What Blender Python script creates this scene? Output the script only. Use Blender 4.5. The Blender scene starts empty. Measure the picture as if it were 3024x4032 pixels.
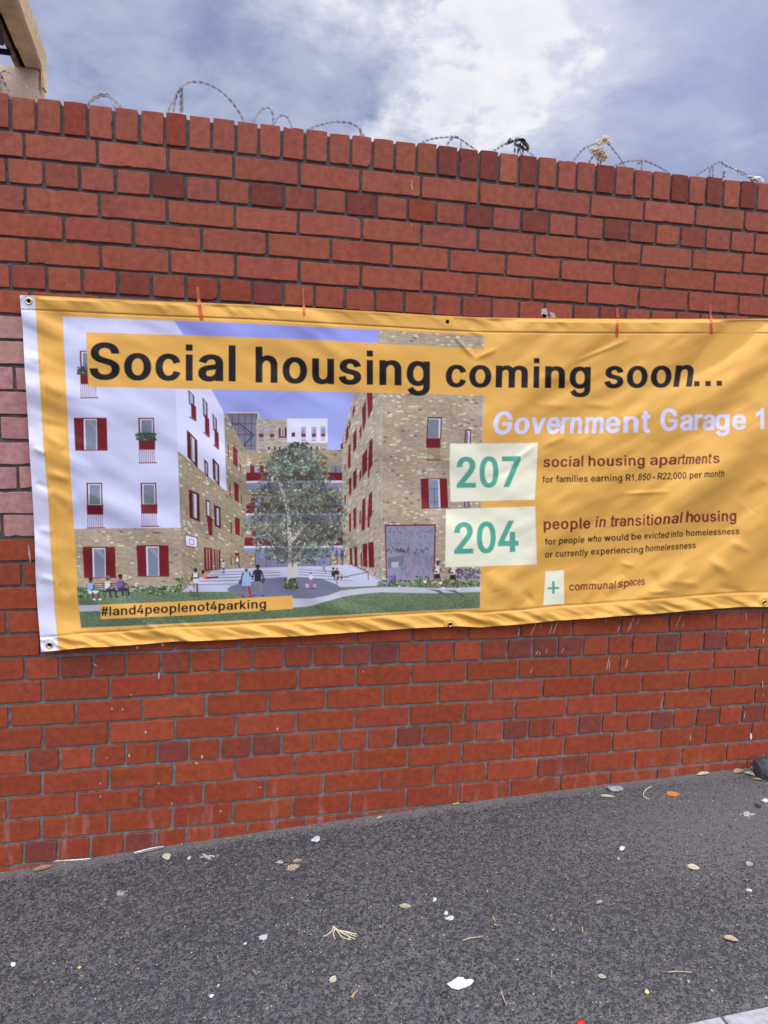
import bpy, math, random
import numpy as np
from mathutils import Vector, Matrix
R_=math.radians
scene=bpy.context.scene
COL=scene.collection
rng=np.random.default_rng(7); random.seed(7)
GZ=2.70                                   # world height of the coping top above the pavement datum
# ------------------------------------------------------------------ camera
CAM=np.array([0.71654,-2.57364,-1.14560+GZ])
RC=np.array([[0.97819,-0.20666,0.02081],[0.00085,-0.09619,-0.99536],[0.2077,0.97367,-0.09392]])
F=2652.3
cd=bpy.data.cameras.new('camera'); cam=bpy.data.objects.new('camera',cd); COL.objects.link(cam)
m=Matrix.Identity(4)
for i in range(3):
    m[i][0]=RC[0][i]; m[i][1]=-RC[1][i]; m[i][2]=-RC[2][i]; m[i][3]=CAM[i]
cam.matrix_world=m
cd.sensor_fit='HORIZONTAL'; cd.sensor_width=36; cd.lens=F/3024*36; cd.clip_start=.05; cd.clip_end=2000
scene.camera=cam
scene.render.resolution_x=768; scene.render.resolution_y=1024
# ------------------------------------------------------------------ light
SUN_EL,SUN_AZ=R_(62),R_(18)               # azimuth from +Y (behind the wall) towards +X
EXPO=0.0
vs=scene.view_settings; vs.view_transform='Standard'; vs.look='None'; vs.gamma=1; vs.exposure=EXPO
sd=bpy.data.lights.new('sun','SUN'); sd.energy=1.0; sd.angle=R_(22); sd.color=(1,.95,.88)
sun=bpy.data.objects.new('sun',sd); COL.objects.link(sun)
sdir=Vector((math.sin(SUN_AZ)*math.cos(SUN_EL),math.cos(SUN_AZ)*math.cos(SUN_EL),math.sin(SUN_EL)))
sun.rotation_euler=sdir.to_track_quat('Z','Y').to_euler()

class NT:
    """tiny node-tree helper"""
    def __init__(s,tree): s.t=tree; s.t.nodes.clear()
    def n(s,typ,ins=None,**kw):
        o=s.t.nodes.new(typ)
        for k,v in kw.items(): setattr(o,k,v)
        for k,v in (ins or {}).items():
            sock=o.inputs[k]
            if hasattr(v,'is_output') or isinstance(v,bpy.types.NodeSocket): s.t.links.new(v,sock)
            else: sock.default_value=v
        return o
    def math(s,op,a,b=0.0,c=None,clamp=False):
        d={0:a,1:b}
        if c is not None: d[2]=c
        return s.n('ShaderNodeMath',d,operation=op,use_clamp=clamp).outputs[0]
    def mr(s,v,a,b,c=0.0,d=1.0,smooth=False):
        return s.n('ShaderNodeMapRange',{0:v,1:a,2:b,3:c,4:d},interpolation_type='SMOOTHSTEP' if smooth else 'LINEAR').outputs[0]
    def mix(s,f,a,b,blend='MIX'):
        o=s.t.nodes.new('ShaderNodeMix'); o.data_type='RGBA'; o.blend_type=blend
        for k,v in ((0,f),(6,a),(7,b)):
            if isinstance(v,bpy.types.NodeSocket): s.t.links.new(v,o.inputs[k])
            else: o.inputs[k].default_value=v if k==0 else (tuple(v)+(1,))[:4]
        return o.outputs[2]
    def noise(s,vec,scale,detail=4,rough=.55,dist=0.0,dim='3D'):
        return s.n('ShaderNodeTexNoise',{'Vector':vec,'Scale':scale,'Detail':detail,'Roughness':rough,'Distortion':dist},noise_dimensions=dim).outputs
    def link(s,a,b): s.t.links.new(a,b)

# ------------------------------------------------------------------ sky (world): Nishita base under a broken cloud deck
w=bpy.data.worlds.new('World'); scene.world=w; w.use_nodes=True
T=NT(w.node_tree)
gen=T.n('ShaderNodeTexCoord').outputs['Generated']
sky=T.n('ShaderNodeTexSky',sky_type='NISHITA',sun_disc=False,sun_elevation=SUN_EL,sun_rotation=SUN_AZ,air_density=1.0,dust_density=2.0)
skyc=T.n('ShaderNodeVectorMath',{0:sky.outputs[0],'Scale':.10},operation='SCALE').outputs[0]
sx=T.n('ShaderNodeSeparateXYZ',{0:gen}).outputs
el=T.math('ARCSINE',sx[2]); az=T.math('ARCTAN2',sx[0],sx[1])
zc=T.math('ADD',T.math('MAXIMUM',sx[2],0.0),.22)
cp=T.n('ShaderNodeCombineXYZ',{0:T.math('DIVIDE',sx[0],zc),1:T.math('DIVIDE',sx[1],zc),2:0.0}).outputs[0]
n1=T.noise(cp,1.1,7,.55,.5)[0]
n2=T.noise(cp,3.2,7,.6,.9)[0]
n3=T.noise(cp,8.0,5,.6,.4)[0]
azw=T.math('ADD',az,T.math('MULTIPLY',T.math('SUBTRACT',n2,.5),.22))
elw=T.math('ADD',el,T.math('MULTIPLY',T.math('SUBTRACT',T.noise(cp,4.1,6,.6,.6)[0],.5),.22))
def lobe(a0,e0,sa,se,rot=0.0):
    da=T.math('SUBTRACT',azw,R_(a0)); de=T.math('SUBTRACT',elw,R_(e0))
    c,s_=math.cos(R_(rot)),math.sin(R_(rot))
    p=T.math('ADD',T.math('MULTIPLY',da,c/R_(sa)),T.math('MULTIPLY',de,s_/R_(sa)))
    q=T.math('SUBTRACT',T.math('MULTIPLY',de,c/R_(se)),T.math('MULTIPLY',da,s_/R_(se)))
    r2=T.math('ADD',T.math('MULTIPLY',p,p),T.math('MULTIPLY',q,q))
    return T.math('EXPONENT',T.math('MULTIPLY',r2,-1.0))

BACK,UPL=2.0,3.3
# broken cloud: grey-blue underside, bright silver openings around the veiled sun, out-of-view sky overhead and behind lifted as added light
bright=lobe(17.6,25.4,7.0,3.9,60)
bright=T.math('ADD',bright,lobe(22.5,28.6,7.4,5.4,0))
bright=T.math('ADD',bright,T.math('MULTIPLY',lobe(8,31,10,3.0,-12),.72))
bright=T.math('ADD',bright,T.math('MULTIPLY',lobe(10.0,23.6,5.5,1.9,15),.62))
bright=T.math('ADD',bright,T.math('MULTIPLY',lobe(31,33,9,2.5,0),.40))
n4=T.noise(cp,17.0,6,.6,.2)[0]
n5=T.noise(cp,4.6,8,.62,.35)[0]
detail=T.math('SUBTRACT',T.math('ADD',T.math('ADD',T.math('MULTIPLY',n5,.9),T.math('MULTIPLY',n3,.6)),T.math('MULTIPLY',n4,.45)),.97)
bmask=T.mr(T.math('ADD',bright,T.math('MULTIPLY',detail,T.math('ADD',.30,T.math('MULTIPLY',bright,.95)))),.14,.98,0,1,True)
veil=T.mr(T.math('ADD',T.math('ADD',T.math('MULTIPLY',n1,.35),T.math('MULTIPLY',n5,.65)),T.math('MULTIPLY',n3,.30)),.49,.78,0,1,True)
dk=T.math('MULTIPLY',lobe(32,26.4,5.5,1.3,8),.6)
c=T.mix(veil,(.245,.300,.51),(.47,.51,.695))
c=T.mix(T.math('MULTIPLY',lobe(25.5,28,7.5,6.5,40),.80),c,(.66,.67,.86))
c=T.mix(T.math('MULTIPLY',lobe(34,27,9,9,0),.5),c,(.47,.50,.76))
c=T.mix(dk,c,(.31,.36,.62))
c=T.mix(bmask,c,(.80,.81,.90))
core=T.mr(bmask,.70,1.0,0,1,True)
c=T.mix(T.math('MULTIPLY',core,T.mr(T.math('ADD',T.math('MULTIPLY',n5,.6),T.math('MULTIPLY',n4,.4)),.38,.62,.0,1)),c,(.98,.98,1.0))
c=T.mix(T.math('MULTIPLY',T.math('MULTIPLY',T.mr(T.math('ADD',T.math('MULTIPLY',n2,.5),T.math('MULTIPLY',n4,.5)),.50,.36,0,1,True),bmask),.55),c,(.52,.55,.74))
# unseen sky overhead and behind is made brighter and whiter to light the wall
back=T.math('MULTIPLY',T.mr(sx[1],.25,-.6,0,1,True),T.mr(sx[2],.0,.75,.12,1.35,True))
up=T.mr(sx[2],.58,.92,0,1,True)
c=T.mix(T.math('MAXIMUM',back,up),c,T.mix(T.mr(n2,.3,.7),(.60,.605,.66),(.85,.86,.91)))
lift=T.math('ADD',1.0,T.math('ADD',T.math('MULTIPLY',back,BACK),T.math('MULTIPLY',up,UPL)))
cl=T.n('ShaderNodeVectorMath',{0:c,'Scale':lift},operation='SCALE').outputs[0]
mixed=T.mix(.90,skyc,cl)
bg=T.n('ShaderNodeBackground',{'Color':mixed,'Strength':1.0})
T.link(bg.outputs[0],T.n('ShaderNodeOutputWorld').inputs[0])

# ------------------------------------------------------------------ helpers
def tag(o,label=None,cat=None,group=None,kind=None):
    if label: o['label']=label
    if cat: o['category']=cat
    if group: o['group']=group
    if kind: o['kind']=kind
    return o
def empty(name,loc=(0,0,0)):
    o=bpy.data.objects.new(name,None); COL.objects.link(o); o.location=loc; o.empty_display_size=.1; return o
def mesh_obj(name,V,Fc,mat,parent=None,smooth=False,origin=None,fmat=None):
    V=np.asarray(V,float)
    base=np.zeros(3)
    if parent is not None: base=np.array(parent.location) if parent.parent is None else np.array(parent.location)+np.array(parent.parent.location)
    elif origin is not None: base=np.asarray(origin,float)
    me=bpy.data.meshes.new(name); me.from_pydata((V-base).tolist(),[],[list(map(int,f)) for f in Fc]); me.update()
    for mm in (mat if isinstance(mat,(list,tuple)) else [mat]): me.materials.append(mm)
    if fmat is not None: me.polygons.foreach_set('material_index',np.asarray(fmat,np.int32))
    if smooth: me.polygons.foreach_set('use_smooth',np.ones(len(me.polygons),bool))
    o=bpy.data.objects.new(name,me); COL.objects.link(o)
    if parent is not None: o.parent=parent
    elif origin is not None: o.location=base
    return o
def add_attr(me,name,data,domain='FACE'):
    a=me.attributes.new(name,'FLOAT_COLOR',domain); d=np.ones((len(a.data),4),np.float32); d[:,:3]=data; a.data.foreach_set('color',d.ravel())
def lin(c):
    c=np.asarray(c,float)/255; return np.where(c<=.04045,c/12.92,((c+.055)/1.055)**2.4)
def mat_simple(name,col,rough=.7,spec=.3,noise=0.0,nscale=40,bump=0.0,bscale=200,metal=0.0):
    m=bpy.data.materials.new(name); m.use_nodes=True; t=NT(m.node_tree)
    tc=t.n('ShaderNodeTexCoord').outputs['Object']
    b=t.n('ShaderNodeBsdfPrincipled',{'Roughness':rough,'Specular IOR Level':spec,'Metallic':metal})
    col=tuple(map(float,col))
    if noise:
        f=t.noise(tc,nscale,5,.6)[0]
        t.link(t.mix(t.mr(f,.3,.7),[x*(1-noise) for x in col],[min(1,x*(1+noise)) for x in col]),b.inputs['Base Color'])
    else: b.inputs['Base Color'].default_value=col+(1,)
    if bump:
        f=t.noise(tc,bscale,4,.6)[0]
        t.link(t.n('ShaderNodeBump',{'Strength':bump,'Distance':.003,'Height':f}).outputs[0],b.inputs['Normal'])
    t.link(b.outputs[0],t.n('ShaderNodeOutputMaterial').inputs[0]); return m
def rays(px,py):
    px=np.asarray(px,float); py=np.asarray(py,float)
    return np.stack([(px-1512)/F,(py-2016)/F,np.ones_like(px)],-1)@RC
def wall_pt(px,py,Y=0.0):                 # measured point of the photograph -> the plane at distance Y behind the wall face
    d=rays(px,py); t=(Y-CAM[1])/d[...,1]; return CAM+d*t[...,None]
GX=np.array([-200,-3,-.15,.262,.675,1.088,1.5,1.912,2.325,2.738,3.15,7,200]); GH=np.array([-.12,-.09,-.0257,.0027,.028,.0506,.0704,.0873,.1013,.112,.119,.15,.2])
def gh(x,y=0): return np.interp(x,GX,GH)
def ground_pt(px,py,lift=0.0):
    d=rays(px,py); z=0.0
    for _ in range(8):
        t=(z+lift-CAM[2])/d[2]; P=CAM+d*t; z=float(gh(P[0]))
    return P
def tube(pts,r,n=6):
    pts=np.asarray(pts,float); V=[];Fc=[]
    rr=np.full(len(pts),r) if np.isscalar(r) else np.asarray(r)
    for i,p in enumerate(pts):
        t=pts[min(i+1,len(pts)-1)]-pts[max(i-1,0)]; t/=np.linalg.norm(t)+1e-12
        a=np.cross(t,[0,0,1.]) if abs(t[2])<.9 else np.cross(t,[1.,0,0]); a/=np.linalg.norm(a); b=np.cross(t,a)
        for k in range(n):
            an=2*math.pi*k/n; V.append(p+rr[i]*(math.cos(an)*a+math.sin(an)*b))
    for i in range(len(pts)-1):
        for k in range(n): Fc.append((i*n+k,i*n+(k+1)%n,(i+1)*n+(k+1)%n,(i+1)*n+k))
    Fc.append(tuple(range(n-1,-1,-1))); Fc.append(tuple((len(pts)-1)*n+k for k in range(n)))
    return V,Fc
def smooth_line(pts,sub=6):
    p=np.asarray(pts,float); P=np.vstack([2*p[0]-p[1],p,2*p[-1]-p[-2]]); out=[]
    for i in range(1,len(P)-2):
        for t in np.arange(sub)/sub:
            a,b,c,d=P[i-1],P[i],P[i+1],P[i+2]
            out.append(.5*((2*b)+(c-a)*t+(2*a-5*b+4*c-d)*t*t+(3*b-a-3*c+d)*t**3))
    out.append(p[-1]); return np.array(out)
class Acc:
    def __init__(s): s.V=[];s.F=[];s.n=0
    def add(s,V,Fc):
        V=np.asarray(V,float); s.V.append(V); s.F+= [tuple(i+s.n for i in f) for f in Fc]; s.n+=len(V); return s
    def obj(s,name,mat,parent=None,**k): return mesh_obj(name,np.vstack(s.V),s.F,mat,parent,**k)
def box(x0,x1,y0,y1,z0,z1):
    V=[(x,y,z) for x in (x0,x1) for y in (y0,y1) for z in (z0,z1)]
    return V,[(0,1,3,2),(4,6,7,5),(0,4,5,1),(2,3,7,6),(0,2,6,4),(1,5,7,3)]

# ------------------------------------------------------------------ ground: one sheet, pavement slope follows the street
def asphalt(name,road=False):
    m=bpy.data.materials.new(name); m.use_nodes=True; t=NT(m.node_tree)
    P=t.n('ShaderNodeNewGeometry').outputs['Position']
    wob=t.n('ShaderNodeVectorMath',{0:P,1:t.n('ShaderNodeVectorMath',{0:t.noise(P,85,4,.7)[1],'Scale':.016},operation='SCALE').outputs[0]},operation='ADD').outputs[0]
    xy=t.n('ShaderNodeVectorMath',{0:wob,1:(1,1,.15)},operation='MULTIPLY').outputs[0]
    S=102
    v1=t.n('ShaderNodeTexVoronoi',{'Vector':xy,'Scale':S,'Randomness':1.0},feature='F1')
    ve=t.n('ShaderNodeTexVoronoi',{'Vector':xy,'Scale':S,'Randomness':1.0},feature='DISTANCE_TO_EDGE').outputs[0]
    vs2=t.n('ShaderNodeTexVoronoi',{'Vector':xy,'Scale':190,'Randomness':1.0},feature='F1')
    cell=t.n('ShaderNodeSeparateColor',{0:v1.outputs['Color']}).outputs
    cell2=t.n('ShaderNodeSeparateColor',{0:vs2.outputs['Color']}).outputs
    big=t.noise(P,1.1,4,.55)[0]; mid=t.noise(P,7,4,.6)[0]; fine=t.noise(P,260,3,.6)[0]
    sp=t.n('ShaderNodeSeparateXYZ',{0:P}).outputs
    # dusty worn area towards the right hand end, dust gathered along the foot of the wall
    dx=t.math('DIVIDE',t.math('SUBTRACT',sp[0],2.75),.75); dy=t.math('DIVIDE',t.math('ADD',sp[1],.34),.33)
    dust=t.math('EXPONENT',t.math('MULTIPLY',t.math('ADD',t.math('MULTIPLY',dx,dx),t.math('MULTIPLY',dy,dy)),-1.0))
    foot=t.mr(t.math('ADD',sp[1],t.math('MULTIPLY',t.math('SUBTRACT',mid,.5),.09)),-.075,-.012,0,1,True)
    kfoot=t.mr(t.math('SUBTRACT',t.math('MULTIPLY',t.math('SUBTRACT',mid,.5),.1),sp[1]),1.10,1.165,0,.7,True)
    if road: foot=0.0; kfoot=0.0; dust=0.0
    cover=t.math('ADD',t.math('ADD',t.math('MULTIPLY',dust,.72),t.math('MULTIPLY',foot,1.0)),t.math('MULTIPLY',kfoot,.5))
    cover=t.math('ADD',cover,t.math('MULTIPLY',t.math('SUBTRACT',big,.5),.22))
    # each stone has its own exposed size: small stones drown in the binder
    thr=t.math('ADD',t.math('MULTIPLY',t.math('POWER',cell[0],2.2),.26),t.math('ADD',.012,t.math('MULTIPLY',cover,.34)))
    edge=t.math('ADD',ve,t.math('MULTIPLY',t.math('SUBTRACT',fine,.5),.26))
    stone=t.mr(t.math('SUBTRACT',edge,thr),-.03,.045,0,1,True)
    tone=t.math('ADD',t.math('MULTIPLY',cell[1],.75),t.math('MULTIPLY',t.math('SUBTRACT',fine,.5),.5))
    sc=t.mix(tone,(.021,.0215,.028),(.060,.0605,.073))
    sc=t.mix(t.mr(cell[2],.93,.96),sc,(.085,.09,.11))
    bc=t.mix(fine,(.072,.068,.068),(.168,.158,.157))
    bc=t.mix(t.math('MULTIPLY',foot,.6) if not road else 0.0,bc,(.15,.138,.136))
    bc=t.mix(t.mr(cell2[0],.72,.9),bc,(.07,.066,.068))
    col=t.mix(stone,bc,sc)
    spk=t.math('MULTIPLY',t.mr(cell2[1],.978,.984),t.mr(vs2.outputs['Distance'],.42,.3))
    col=t.mix(spk,col,(.5,.49,.48))
    col=t.mix(t.mr(mid,.58,.8,0,.35),col,(.045,.044,.05))
    col=t.mix(t.mr(big,.35,.62,.16,0),col,(.085,.082,.088))
    b=t.n('ShaderNodeBsdfPrincipled',{'Base Color':col,'Roughness':t.mr(stone,0,1,.9,.62),'Specular IOR Level':.35})
    h=t.math('ADD',t.math('MULTIPLY',t.math('MULTIPLY',stone,t.math('MINIMUM',ve,.35)),2.2),t.math('MULTIPLY',fine,.35))
    t.link(t.n('ShaderNodeBump',{'Strength':.7,'Distance':.003,'Height':h}).outputs[0],b.inputs['Normal'])
    t.link(b.outputs[0],t.n('ShaderNodeOutputMaterial').inputs[0]); return m
M_asph=asphalt('asphalt_exposed_stone'); M_road=asphalt('road_asphalt',True)
M_kerb=mat_simple('kerb_concrete',(.33,.33,.355),.85,.2,.22,60,.35,150)
xs=np.concatenate([[-200,-60,-20,-8,-5],np.arange(-3,7.01,.05),[9,14,30,80,200]])
def sheet(name,ys,zoff,mat,rough=0.0):
    ys=np.asarray(ys,float); X,Y=np.meshgrid(xs,ys); Z=gh(X)+zoff
    if rough:
        Z=Z+rough*(np.sin(X*3.1+Y*1.7)+np.sin(X*7.3-Y*5.1+1)*.5)*np.clip((-.0-Y)*4,0,1)*np.clip((Y+1.17)*4,0,1)
    n=len(xs); Fc=[(j*n+i,j*n+i+1,(j+1)*n+i+1,(j+1)*n+i) for j in range(len(ys)-1) for i in range(n-1)]
    return tag(mesh_obj(name,np.stack([X,Y,Z],-1).reshape(-1,3),Fc,mat,smooth=True),kind='structure')
sheet('pavement',np.linspace(-1.166,.11,28),0,M_asph,.002)
sheet('road',[-200,-60,-20,-8,-5,-3,-2,-1.27],-.12,M_road)
sheet('ground',[.11,1,3,10,40,200],-.004,M_road)
# kerb: a row of flush concrete kerb stones, 0.9 m long, with open joints
ka=Acc()
kx=np.arange(-3.05,7,.91)
kx=kx+(1.943-kx[5])
for a in kx:
    x0,x1=a+.004,a+.906
    V=[];ys=[(-1.32,-.14),(-1.32,.0),(-1.31,.012),(-1.175,.013),(-1.167,.004),(-1.167,-.14)]
    for x in (x0,x0+.006,x1-.006,x1):
        ins=.004 if x in (x0,x1) else 0
        for y,z in ys: V.append((x,y,gh(x)+z-(ins if z>-.1 else 0)))
    Fc=[(i*6+k,(i+1)*6+k,(i+1)*6+(k+1)%6,i*6+(k+1)%6) for i in range(3) for k in range(6)]+[(5,4,3,2,1,0),(18,19,20,21,22,23)]
    ka.add(V,Fc)
ko=ka.obj('kerb',M_kerb); tag(ko,kind='structure')
# ------------------------------------------------------------------ brick wall
PITCH=.08610; CXW=np.array([0.00446,-0.01197,-0.01816,0.02129,-0.00546,0.0057,0.00223,0.01086,0.00943,0.00607]); CZW=np.array([0.00281,-0.0003,-0.00955,0.01281,-0.00701,0.00509,-0.00158,-0.00093,-0.00019,0.00512])
def warp(X,Z):                            # the courses wander by a few millimetres, as measured on the photograph
    x=(np.clip(X,-.3,3.2)-1.4)/1.6; z=(np.clip(Z,-2.75,0)+1.4)/1.4
    B=np.stack([x**i*z**j for i in range(4) for j in range(4) if i+j<=3],-1)
    return X+B@CXW, Z+B@CZW
def brick_mat():
    m=bpy.data.materials.new('red_face_brick'); m.use_nodes=True; t=NT(m.node_tree)
    P=t.n('ShaderNodeNewGeometry').outputs['Position']
    at=t.n('ShaderNodeAttribute',attribute_name='tone').outputs['Color']
    n=t.noise(P,38,6,.65)[0]; f=t.noise(P,420,3,.6)[0]; blot=t.noise(P,9,5,.6)[0]
    col=t.mix(1.0,at,t.mix(t.mr(n,.25,.75),(.70,.67,.68),(1.24,1.24,1.22)),'MULTIPLY')
    col=t.mix(1.0,col,t.mix(t.mr(f,.3,.7),(.86,.86,.86),(1.12,1.12,1.12)),'MULTIPLY')
    col=t.mix(t.mr(blot,.54,.76,0,.42),col,(.085,.035,.028))            # sooty blotches
    st=t.noise(t.n('ShaderNodeVectorMath',{0:P,1:(22,22,4.5)},operation='MULTIPLY').outputs[0],1.0,5,.65)[0]
    col=t.mix(t.mr(st,.66,.86,0,.22),col,(.36,.25,.23))                  # pale lime bloom running down
    spz=t.n('ShaderNodeSeparateXYZ',{0:P}).outputs[2]
    col=t.mix(t.math('MULTIPLY',t.mr(st,.54,.76,0,.42),t.mr(spz,.36,.10)),col,(.40,.30,.29))   # salts drawn up near the pavement
    pv=t.n('ShaderNodeTexVoronoi',{'Vector':P,'Scale':75.0}); pit=t.mr(pv.outputs['Distance'],.10,.16)
    pc=t.n('ShaderNodeSeparateColor',{0:pv.outputs['Color']}).outputs[0]
    pitm=t.math('MULTIPLY',t.math('SUBTRACT',1.0,pit),t.mr(pc,.80,.84))
    col=t.mix(t.math('MULTIPLY',pitm,.7),col,(.03,.015,.013))
    st2=t.noise(t.n('ShaderNodeVectorMath',{0:P,1:(9,9,30)},operation='MULTIPLY').outputs[0],1.0,6,.7)[0]
    col=t.mix(t.mr(st2,.60,.72,0,.35),col,(.13,.045,.032))          # darker kiln flashes and handling scuffs across the faces
    b=t.n('ShaderNodeBsdfPrincipled',{'Base Color':col,'Roughness':.8,'Specular IOR Level':.12})
    h=t.math('SUBTRACT',t.math('ADD',t.math('MULTIPLY',n,.8),t.math('MULTIPLY',f,.4)),t.math('MULTIPLY',pitm,1.2))
    t.link(t.n('ShaderNodeBump',{'Strength':.45,'Distance':.002,'Height':h}).outputs[0],b.inputs['Normal'])
    t.link(b.outputs[0],t.n('ShaderNodeOutputMaterial').inputs[0]); return m
def mortar_mat():
    m=bpy.data.materials.new('grey_mortar'); m.use_nodes=True; t=NT(m.node_tree)
    P=t.n('ShaderNodeNewGeometry').outputs['Position']; sp=t.n('ShaderNodeSeparateXYZ',{0:P}).outputs
    n=t.noise(P,28,6,.7)[0]; f=t.noise(P,240,4,.7)[0]; big=t.noise(P,2.2,3,.5)[0]
    lo=t.mr(t.math('ADD',sp[2],t.math('MULTIPLY',t.math('SUBTRACT',big,.5),1.2)),1.25,.25)      # joints darker above, paler near the pavement
    base=t.mix(lo,(.115,.110,.105),(.285,.275,.262))
    col=t.mix(t.mr(n,.3,.7),t.mix(.5,base,(.06,.06,.062)),base)
    col=t.mix(t.mr(f,.58,.75,0,.5),col,(.36,.35,.34))
    b=t.n('ShaderNodeBsdfPrincipled',{'Base Color':col,'Roughness':.95,'Specular IOR Level':.15})
    h=t.math('ADD',n,t.math('MULTIPLY',f,.5))
    t.link(t.n('ShaderNodeBump',{'Strength':.9,'Distance':.006,'Height':h}).outputs[0],b.inputs['Normal'])
    t.link(b.outputs[0],t.n('ShaderNodeOutputMaterial').inputs[0]); return m
M_brick=brick_mat(); M_mort=mortar_mat()
WX0,WX1=-3.02,7.0
dark_px=[(656,729),(1048,766),(1417,811),(2109,870),(1886,852),(2429,907),(547,1126),(1066,1157),(2052,2553),(2150,2546),(2246,2544),(2628,2528),(2806,2523),(2009,2869),(2303,2851),(2592,2828),(2970,2806),(1589,2892),(1408,2577),(1490,2573),(670,2960),(1025,2937),(150,3357),(533,3320),(85,1820),(1764,622),(1845,633),(1922,647),(2082,670),(2382,700),(2680,734),(2824,747),(2946,770),(1610,1220)]
DK=np.array([wall_pt(x,y)[[0,2]] for x,y in dark_px])-[0,GZ]
mild_px=[(296,465),(693,506),(820,1150),(960,1160),(2200,3000),(360,2300),(700,2610),(1150,2600),(1930,2560),(430,2640),(1230,3290),(900,2960),(1720,2890),(1640,855)]
ML=np.array([wall_pt(x,y)[[0,2]] for x,y in mild_px])-[0,GZ]
RED=np.array([.296,.060,.0275]); PINK=np.array([.43,.215,.205]); DKC=np.array([.158,.042,.033])
WV=[];WF=[];WC=[];wn=0
def brick(x0,x1,z0,z1,depth,tone,coping=False):
    """front face of one brick: rough arris, small bevel, sides running back into the mortar"""
    global wn
    L=x1-x0; H=z1-z0
    na=max(4,int(L/.018)); nb=max(4,int(H/.018))
    u=np.concatenate([np.linspace(0,1,na,False),np.ones(nb),np.linspace(1,0,na,False),np.zeros(nb)])
    v=np.concatenate([np.zeros(na),np.linspace(0,1,nb,False),np.ones(na),np.linspace(1,0,nb,False)])
    n=len(u)
    j=rng.normal(0,.0007,(n,2)); j=(j+np.roll(j,1,0)+np.roll(j,-1,0))*.5
    ch=rng.random(n)<.022; j[ch]+= -np.sign(np.stack([u-.5,v-.5],1))[ch]*rng.uniform(.0015,.0048,(ch.sum(),1))
    x=x0+u*L; z=z0+v*H
    cx,cz=(x0+x1)/2,(z0+z1)/2
    tx,tz,dy=rng.normal(0,.004),rng.normal(0,.006),rng.normal(0,.0006)
    def ring(ins,y):
        X=np.clip(x,x0+ins,x1-ins)+j[:,0]; Z=np.clip(z,z0+ins,z1-ins)+j[:,1]
        # pull corners in for a worn round
        cr=(np.minimum(u,1-u)*L<.003)&(np.minimum(v,1-v)*H<.003); X=np.where(cr,X-np.sign(u-.5)*.0008,X); Z=np.where(cr,Z-np.sign(v-.5)*.0008,Z)
        Y=y+dy+(X-cx)*tx+(Z-cz)*tz
        a,b=warp(X,Z); return np.stack([a,Y,b+GZ],1)
    rs=[ring(0,depth),ring(0,.0026),ring(.0006,.0008),ring(.0022,0.0)]
    V=np.vstack(rs); WV.append(V)
    fs=[]
    for r in range(3):
        for k in range(n): fs.append((wn+r*n+k,wn+r*n+(k+1)%n,wn+(r+1)*n+(k+1)%n,wn+(r+1)*n+k))
    fs.append(tuple(wn+3*n+k for k in range(n)))
    if coping: fs.append(tuple(wn+k for k in range(n-1,-1,-1)))
    WF.extend(fs); WC.extend([tone]*len(fs)); wn+=4*n
def tone_for(x,z,header,row):
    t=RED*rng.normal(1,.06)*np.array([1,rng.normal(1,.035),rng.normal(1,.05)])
    haze=np.clip((z+1.0)/.75,0,1); t=t*(1-haze)+t*np.array([.96,1.36,1.95])*haze      # glare haze painted into the brick colour, paler and pinker towards the top
    if header and rng.random()<.16 : t=t*.55+DKC*.45
    if 8<=row<=16 and x<.06: t=PINK*rng.normal(1,.06)*np.array([1,rng.normal(1,.05),rng.normal(1,.05)])
    d=np.hypot((DK[:,0]-x)/.06,(DK[:,1]-z)/.04).min()
    if d<.75 and (header or row==0): t=DKC*rng.normal(1.05,.08)*(1-haze*.1)+RED*.12
    d=np.hypot((ML[:,0]-x)/.07,(ML[:,1]-z)/.04).min()
    if d<.75: t=RED*.6+DKC*.4
    return t
wallE=tag(empty('brick_wall',(1.5,0,0)),'tall red brick garden wall with brick on edge coping and the yellow banner hung on it','wall')
for k in range(1,34):
    gz=.0106 if k<20 else .0114; z1=-(.116+(k-1)*PITCH)-gz/2; z0=z1-PITCH+gz
    if k%4==2: js=np.arange(-26,62)*.116+.058; hd=True
    else:
        off=.116 if (k%4==0) else 0.0
        js=np.arange(-13,31)*.232+off; hd=False
    js=js[(js>WX0)&(js<WX1)]; js=np.concatenate([[WX0],js,[WX1]])
    js[1:-1]+=rng.normal(0,.0022,len(js)-2)
    for a,b in zip(js[:-1],js[1:]):
        if b-a<.03: continue
        g=.0051
        zz=rng.normal(0,.0009)
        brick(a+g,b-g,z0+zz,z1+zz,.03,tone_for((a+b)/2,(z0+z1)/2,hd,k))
def flush_bricks(name,parent):
    global WV,WF,WC,wn
    o=mesh_obj(name,np.vstack(WV),WF,M_brick,parent); add_attr(o.data,'tone',np.array(WC)); WV=[];WF=[];WC=[];wn=0; return o
flush_bricks('brickwork',wallE)
cop=[-0.038,0.042,0.123,0.205,0.287,0.371,0.455,0.533,0.614,0.698,0.778,0.86,0.944,1.029,1.113,1.194,1.278,1.363,1.445,1.527,1.611,1.692,1.773,1.853,1.936,2.019,2.102,2.187,2.272,2.357,2.441,2.523,2.605,2.686,2.768,2.849]
cop=[cop[0]-.083*i for i in range(36,0,-1)]+cop+[cop[-1]+.0828*i for i in range(1,50)]
cop=[c-(warp(np.array([c]),np.array([-.05]))[0][0]-c) for c in cop]
for a,b in zip(cop[:-1],cop[1:]):
    dz=rng.normal(0,.0016)
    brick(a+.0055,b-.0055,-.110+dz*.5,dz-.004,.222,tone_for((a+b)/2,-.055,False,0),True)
flush_bricks('coping',wallE)
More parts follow.
